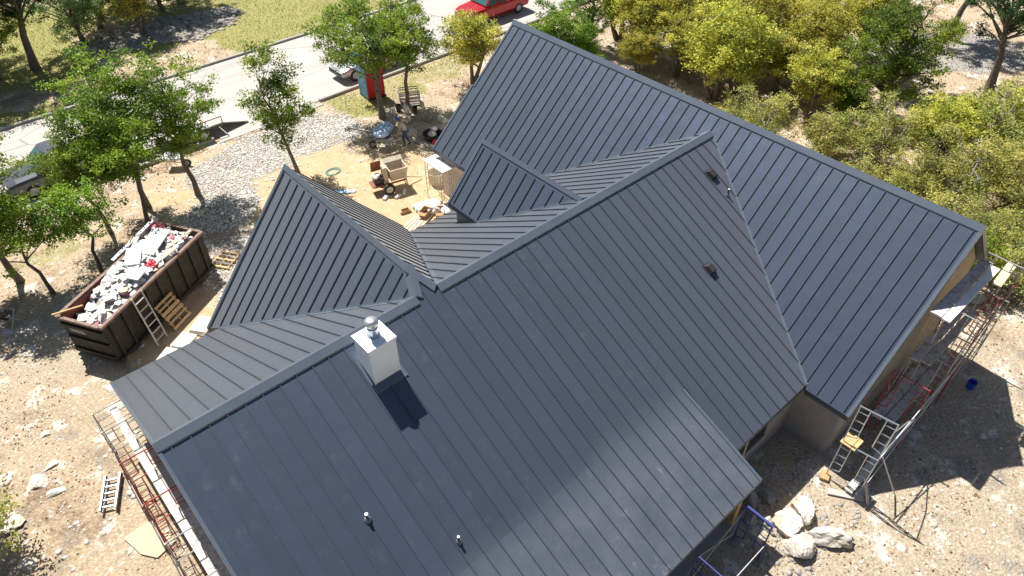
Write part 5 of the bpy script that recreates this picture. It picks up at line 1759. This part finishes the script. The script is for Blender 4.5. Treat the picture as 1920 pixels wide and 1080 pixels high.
for i, (x, y, a, lab) in enumerate(((14.35, 12.75, .5, 'white block on the sand left of the mixer wheel'), (14.85, 12.45, .2, 'pale block on the sand below the mixer'), (15.3, 12.55, .9, 'white block on the sand right of the mixer wheel'))):
    o = MB().box((0, 0, .06), (.36, .16, .12)).build('block', 'white_board', bevel=.01)
    o.location = (x, y, gz1(x, y))
    o.rotation_euler = (0, 0, a)
    tag(o, lab, 'block', 'pale blocks on the sand by the mixer')

# white topped work scaffold by the far wing wall
ws = thing('work_scaffold', 'white topped work scaffold against the pale brick wall', 'scaffold', (15.95, 10.35, 0))
for y in (0, 1.15):
    mb = MB()
    frame_mesh(mb, (0, y, 0), (.62, 0, 0), 1.93, inner=.14, rungs=3, r=.018)
    mb.build('frame', 'scaffold_grey', ws)
for k in range(3):
    o = MB().box((16.08 + k * .245, 10.92, 1.965), (.235, 1.5, .05)).build('scaffold_plank', 'white_board')
    tag(o, ('outer', 'middle', 'inner')[k] + ' white plank on top of the work scaffold by the brick wall', 'plank', 'white planks on the work scaffold')
mb = MB().lathe([(.36, 0), (.40, .62), (.38, .62), (.34, .04), (.01, .04)], (0, 0, 0), 22)
o = mb.build('mortar_tub', 'bucket_cream', smooth=False)
o.location = (17.0, 12.2, gz1(17.0, 12.2))
tag(o, 'cream plastic drum standing on the sand behind the work scaffold', 'drum')

# sacks, cartons and planks at the foot of the work scaffold
bag((15.55, 10.6, .12), .50, 'white_plastic', 'big white sheet bundle at the foot of the work scaffold', 'sheet', 11, 'white_sheet_bundle', .45)
bag((15.1, 10.95, .10), .34, 'white_plastic', 'smaller white bundle left of the big one', 'sheet', 12, 'white_sheet_bundle', .45)
bag((15.95, 9.95, .10), .36, 'white_plastic', 'white bundle tucked against the wall under the work scaffold', 'sheet', 13, 'white_sheet_bundle', .5)
def carton(x, y, a, s, lab, open_=True):
    cb = thing('carton', lab, 'box', (x, y, gz1(x, y)), a, 'cardboard cartons by the small gable')
    w, d, h = s
    for q, sz in (((w / 2, 0, h / 2), (.012, d, h)), ((-w / 2, 0, h / 2), (.012, d, h)), ((0, d / 2, h / 2), (w - .013, .012, h)), ((0, -d / 2, h / 2), (w - .013, .012, h))):
        MB().box(q, sz).build('side', 'cardboard', cb)
    MB().box((0, 0, .008), (w - .014, d - .014, .012)).build('bottom', 'cardboard', cb)
    if open_:
        MB().box((w / 2 + d * .2, 0, h - .03), (d * .42, d, .01), (0, .25, 0)).build('flap', 'cardboard', cb)
        MB().box((-w / 2 - d * .2, 0, h - .03), (d * .42, d, .01), (0, -.25, 0)).build('flap', 'cardboard', cb)
carton(14.95, 10.35, .4, (.5, .4, .34), 'open cardboard carton in front of the white bundle')
carton(15.5, 9.98, 1.0, (.55, .4, .3), 'flattened open carton nearest the small gable')
carton(14.4, 11.2, -.2, (.36, .22, .16), 'small carton lying alone on the sand')
for i in range(5):
    o = MB().box((0, 0, .03), (1.5, .13, .045)).build('plank', 'wood_pale')
    o.location = (14.15 + .09 * i, 10.45 - .15 * i, gz1(14.2, 10.3) + .012 * i)
    o.rotation_euler = (0, 0, .35 + .02 * i)
    tag(o, ('first', 'second', 'third', 'fourth', 'fifth')[i] + ' from the sand of the pale planks laid by the valley corner', 'plank', 'pale planks by the valley corner')
# blue wrap behind the left gable, rope ring on the sand
o = MB().prism([(0, 0, 0), (1.1, .1, 0), (1.15, .26, .05), (.1, .22, .04)], (0, 0, .04)).build('blue_sheet', 'light_blue_sheet')
o.location = (12.6, 14.8, gz1(12.6, 14.8) + .02)
o.rotation_euler = (0, 0, -.75)
tag(o, 'light blue plastic sheet on the sand behind the left gable ridge', 'sheet')
mb = MB()
for k in range(3):
    R_ = .30 + .05 * k
    pts = [(R_ * math.cos(a), R_ * math.sin(a) * .8, .02 + .012 * k) for a in np.linspace(0, 2 * math.pi, 22)]
    mb.path(pts, .014, 5)
o = mb.build('rope_coil', 'teal_rope')
o.location = (13.7, 16.45, gz1(13.7, 16.45))
tag(o, 'teal rope coil lying on the sand', 'rope')

# ------------------------------------------------------------------ wheelbarrows
def wheelbarrow(label, loc, rz, tray='white_plastic'):
    wb = thing('wheelbarrow', label, 'wheelbarrow', loc, rz)
    rim = [(-.42, -.30), (-.30, -.36), (.35, -.33), (.50, -.2), (.50, .2), (.35, .33), (-.30, .36), (-.42, .30)]
    btm = [(-.22, -.18), (-.16, -.2), (.16, -.18), (.26, -.1), (.26, .1), (.16, .18), (-.16, .2), (-.22, .18)]
    mb = MB()
    n = 8
    o1 = [(x, y, .66) for x, y in rim]
    o2 = [(x, y, .40) for x, y in btm]
    i1 = [(x * .94, y * .94, .66) for x, y in rim]
    i2 = [(x * .94, y * .94, .43) for x, y in btm]
    mb.add(o1 + o2 + i1 + i2, [(i, (i + 1) % n, n + (i + 1) % n, n + i) for i in range(n)] + [tuple(range(n, 2 * n))] + [(2 * n + i, 3 * n + i, 3 * n + (i + 1) % n, 2 * n + (i + 1) % n) for i in range(n)] + [tuple(range(4 * n - 1, 3 * n - 1, -1))] + [(i, 2 * n + i, 2 * n + (i + 1) % n, (i + 1) % n) for i in range(n)])
    mb.build('tray', tray, wb)
    for s in (-1, 1):
        MB().tube((-.95, s * .29, .62), (.1, s * .20, .39), .022, 8).build('handle', 'wood_pale', wb)
        MB().tube((.1, s * .20, .39), (.62, s * .06, .2), .02, 8).build('fork', 'scaffold_grey', wb)
        MB().tube((-.30, s * .22, .42), (-.36, s * .24, .02), .018, 7).build('leg', 'scaffold_grey', wb)
    wheel(wb, .62, 0, .2, .10)
    return wb
wheelbarrow('empty white wheelbarrow under the oak beside the road', (8.0, 22.3, gz1(8.0, 22.3)), math.radians(-35))
FX = Vector((-.80, .60, 0)).normalized()       # the way the worker faces
wp = Vector((17.96, 16.06, 0))
wbp = wp + FX * 1.15
wheelbarrow('wheelbarrow piled with blue plastic, held by the worker', (wbp.x, wbp.y, gz1(wbp.x, wbp.y)), math.atan2(FX.y, FX.x), 'scaffold_grey')
bag((wbp.x + FX.x * .1, wbp.y + FX.y * .1, .78), .40, 'pale_blue_sheet', 'pale blue plastic sheet heaped in the wheelbarrow', 'sheet', 21, 'plastic_sheet', .6)
bag((17.45, 17.75, gz1(17.45, 17.75) + .15), .48, 'light_blue_sheet', 'blue and white plastic bundle on the gravel beyond the wheelbarrow', 'sheet', 22, 'plastic_sheet', .7)
bag((17.95, 18.0, gz1(17.95, 18.0) + .2), .42, 'pale_blue_sheet', 'pale plastic bundle behind the blue one', 'sheet', 23, 'plastic_sheet', .7)

# ------------------------------------------------------------------ worker
def worker():
    root = thing('person', 'worker in blue cap, grey shirt and jeans bent over wheelbarrow handles', 'person', (wp.x, wp.y, gz1(wp.x, wp.y)), math.atan2(FX.y, FX.x))
    # local frame: +x forward, +y left
    J = {
     'pel': (0, 0, .93, .135, .155), 'wai': (.05, 0, 1.08, .12, .15), 'che': (.15, 0, 1.28, .125, .175), 'nek0': (.22, 0, 1.43, .075, .085), 'nek': (.26, 0, 1.49, .055, .055),
     'lhip': (0, .09, .88, .095, .095), 'lkn': (.16, .11, .50, .065, .065), 'lan': (.06, .11, .10, .045, .045), 'lto': (.22, .12, .04, .04, .045),
     'rhip': (0, -.09, .88, .095, .095), 'rkn': (.0, -.11, .49, .065, .065), 'ran': (-.20, -.11, .10, .045, .045), 'rto': (-.05, -.12, .04, .04, .045),
     'lsh': (.20, .19, 1.37, .065, .065), 'lel': (.28, .27, 1.10, .05, .05), 'lwr': (.42, .27, .88, .034, .034), 'lha': (.47, .27, .79, .034, .034),
     'rsh': (.20, -.19, 1.37, .065, .065), 'rel': (.28, -.27, 1.10, .05, .05), 'rwr': (.42, -.27, .88, .034, .034), 'rha': (.47, -.27, .79, .034, .034)}
    E_ = [('pel', 'wai'), ('wai', 'che'), ('che', 'nek0'), ('nek0', 'nek'), ('pel', 'lhip'), ('lhip', 'lkn'), ('lkn', 'lan'), ('lan', 'lto'), ('pel', 'rhip'), ('rhip', 'rkn'), ('rkn', 'ran'), ('ran', 'rto'),
          ('che', 'lsh'), ('lsh', 'lel'), ('lel', 'lwr'), ('lwr', 'lha'), ('che', 'rsh'), ('rsh', 'rel'), ('rel', 'rwr'), ('rwr', 'rha')]
    vs = [list(J[k][:3]) for k in J]
    rad = [list(J[k][3:]) for k in J]
    ids = {k: i for i, k in enumerate(J)}
    es = [(ids[a], ids[b_]) for a, b_ in E_]
    # fingers curled round the handles: four fingers and a thumb a side
    for s, hname in ((1, 'lha'), (-1, 'rha')):
        hx, hy, hz_ = J[hname][:3]
        for k in range(5):
            base = ids[hname]
            dx = -.03 + .02 * k
            if k < 4:
                ch = [(hx + dx, hy + s * .018, hz_ - .03), (hx + dx, hy + s * .012, hz_ - .062 - .004 * (k in (1, 2))), (hx + dx, hy - s * .02, hz_ - .06)]
            else:
                ch = [(hx - .015, hy - s * .035, hz_ + .0), (hx + .012, hy - s * .04, hz_ - .035)]
            prev = base
            for q in ch:
                vs.append(list(q))
                rad.append([.010, .010])
                es.append((prev, len(vs) - 1))
                prev = len(vs) - 1
    me = bpy.data.meshes.new('body_skeleton')
    me.from_pydata(vs, es, [])
    ob = bpy.data.objects.new('body', me)
    C.objects.link(ob)
    md = ob.modifiers.new('Skin', 'SKIN')
    for i, q in enumerate(me.skin_vertices[0].data):
        q.radius = rad[i]
        q.use_root = (i == ids['pel'])
    md.use_smooth_shade = True
    sd = ob.modifiers.new('Sub', 'SUBSURF')
    sd.levels = 2
    sd.render_levels = 2
    dg = bpy.context.evaluated_depsgraph_get()
    dg.update()
    bm_ = bpy.data.meshes.new_from_object(ob.evaluated_get(dg))
    bpy.data.objects.remove(ob)
    for nm in ('skin', 'shirt_grey', 'jeans_blue', 'black_paint'):
        bm_.materials.append(MATS[nm])
    for p in bm_.polygons:
        c = p.center
        if c.z < .11:
            p.material_index = 3
        elif c.z < 1.0 and c.x < .33:
            p.material_index = 2
        elif c.z < 1.46 and not (c.x > .36 and c.z < .98):
            p.material_index = 1
        else:
            p.material_index = 0
        p.use_smooth = True
    body = bpy.data.objects.new('body', bm_)
    C.objects.link(body)
    body.parent = root
    # head, face down towards the load
    Mh = Euler((0, .55, 0)).to_matrix()
    hc = Vector((.335, 0, 1.58))
    bm = bmesh.new()
    bmesh.ops.create_uvsphere(bm, u_segments=20, v_segments=14, radius=1)
    for v in bm.verts:
        x, y, z = v.co
        w = 1 - .22 * max(0, -z)
        q = Vector((x * .098 * w, y * .077 * w, z * .115))
        if x > .8 and abs(y) < .22 and -.25 < z < .12:
            q.x += .022
        if x > .6 and -.62 < z < -.4 and abs(y) < .4:
            q.x += .004
        if abs(y) > .93 and abs(z) < .3:
            q.y *= 1.14
        if x > .65 and .08 < z < .3 and .2 < abs(y) < .55:
            q.x -= .010
        v.co = hc + Mh @ q
    me = bpy.data.meshes.new('head')
    bm.to_mesh(me)
    bm.free()
    for nm in ('skin',):
        me.materials.append(MATS[nm])
    me.polygons.foreach_set('use_smooth', [True] * len(me.polygons))
    hd = bpy.data.objects.new('head', me)
    C.objects.link(hd)
    hd.parent = root
    for s in (-1, 1):
        MB().lathe([(.001, -.011), (.010, -.005), (.010, .005), (.001, .011)], hc + Mh @ Vector((.086, s * .03, .012)), 8).build('eye', 'hair_black', hd)
    MB().box(hc + Mh @ Vector((.093, 0, -.062)), (.008, .04, .008), Mh).build('mouth', 'mixer_rust', hd)
    mb = MB()
    pr = [(.103, -.005), (.104, .03), (.098, .07), (.075, .105), (.035, .125), (.001, .13)]
    mb.lathe(pr, hc + Mh @ Vector((-.006, 0, .0)), 18, Mh)
    cp = mb.build('cap', 'blue_plastic', root, smooth=True)
    pts = [Vector((.07, -.085, .025)), Vector((.15, -.07, .018)), Vector((.18, 0, .014)), Vector((.15, .07, .018)), Vector((.07, .085, .025))]
    MB().prism([hc + Mh @ q for q in pts], Mh @ Vector((0, 0, .01))).build('cap_peak', 'blue_plastic', cp)
    MB().lathe([(.082, -.06), (.094, -.02), (.094, .01)], hc + Mh @ Vector((-.018, 0, 0)), 14, Mh).build('hair', 'hair_black', root, smooth=True)
    return root
worker()

# ------------------------------------------------------------------ work yard clutter under the oaks
cg = thing('wire_cage', 'grey slatted metal crate standing behind the upright oak trunk', 'crate', (20.75, 19.65, gz1(20.75, 19.65)), -.5)
for x in (-.55, .55):
    for y in (-.4, .4):
        MB().box((x, y, .42), (.05, .05, .84)).build('post', 'wood_grey', cg)
for z in (.15, .33, .51, .69, .82):
    for y in (-.4, .4):
        MB().box((0, y, z), (1.1, .025, .06)).build('slat', 'wood_grey', cg)
    for x in (-.55, .55):
        MB().box((x, 0, z), (.025, .8, .06)).build('slat', 'wood_grey', cg)
MB().box((0, 0, .05), (1.1, .8, .03)).build('floor', 'wood_grey', cg)
def bucket(x, y, mat, lab, s=1.0):
    o = thing('bucket', lab, 'bucket', (x, y, gz1(x, y)))
    MB().lathe([(.12 * s, 0), (.15 * s, .36 * s), (.138 * s, .36 * s), (.11 * s, .03), (.01, .03)], (0, 0, 0), 16).build('pail', mat, o)
    MB().path([(.15 * s * math.cos(a), .05, .36 * s + .10 * s * math.sin(a)) for a in np.linspace(0, math.pi, 9)], .006, 5).build('handle', 'scaffold_grey', o)
bucket(20.0, 18.95, 'white_plastic', 'white bucket in front of the upright oak trunk')
bucket(19.75, 19.35, 'black_paint', 'black bucket left of the white one under the oak', 1.1)
bucket(19.35, 19.25, 'white_plastic', 'small white pail nearest the wide oak trunk', .8)
bucket(19.1, 18.2, 'bucket_cream', 'cream pail just behind the worker', .85)
bucket(20.35, 18.6, 'black_paint', 'black bucket in the deepest oak shade', 1.0)
for i, (p0, p1, lab) in enumerate((((18.6, 17.9, .06), (20.6, 17.6, .06), 'long timber lying in the oak shade'), ((19.9, 18.4, .06), (20.3, 17.0, .05), 'grey timber pointing at the wing eave'), ((19.7, 18.0, .10), (20.6, 17.1, .12), 'short timber crossing the others'), ((16.6, 19.6, .05), (17.4, 18.2, .05), 'pale log lying beside the gravel heap'))):
    z0 = gz1(p0[0], p0[1])
    o = MB().bar((p0[0], p0[1], p0[2] + z0), (p1[0], p1[1], p1[2] + gz1(p1[0], p1[1])), .11, .07).build('timber', 'wood_grey' if i < 3 else 'wood_weathered')
    tag(o, lab, 'timber', 'timbers in the work yard')
o = MB().box((18.65, 15.35, .05), (.30, 1.5, .05), (0, 0, .15)).build('board', 'wood_grey')
tag(o, 'dark grey board lying between the worker and the wing eave', 'board')
tubb = thing('mortar_trough', 'black round tub of tools between worker and wing eave', 'tub', (19.45, 15.75, gz1(19.45, 15.75)))
MB().lathe([(.42, 0), (.55, .34), (.52, .34), (.40, .04), (.01, .04)], (0, 0, 0), 22).build('tub', 'black_paint', tubb)
bag((19.35, 15.65, .30), .22, 'scaffold_grey', 'grey rag lump in the black tub', 'rag', 31, 'rag')
bag((19.7, 15.95, .34), .18, 'white_plastic', 'white rag at the tub rim', 'rag', 32, 'rag')
bag((19.2, 15.05, .08), .24, 'red_plastic', 'red sack in front of the black tub', seed=33, name='sack')
bag((19.55, 14.95, .08), .18, 'white_plastic', 'white sack beside the red one', seed=34, name='sack')
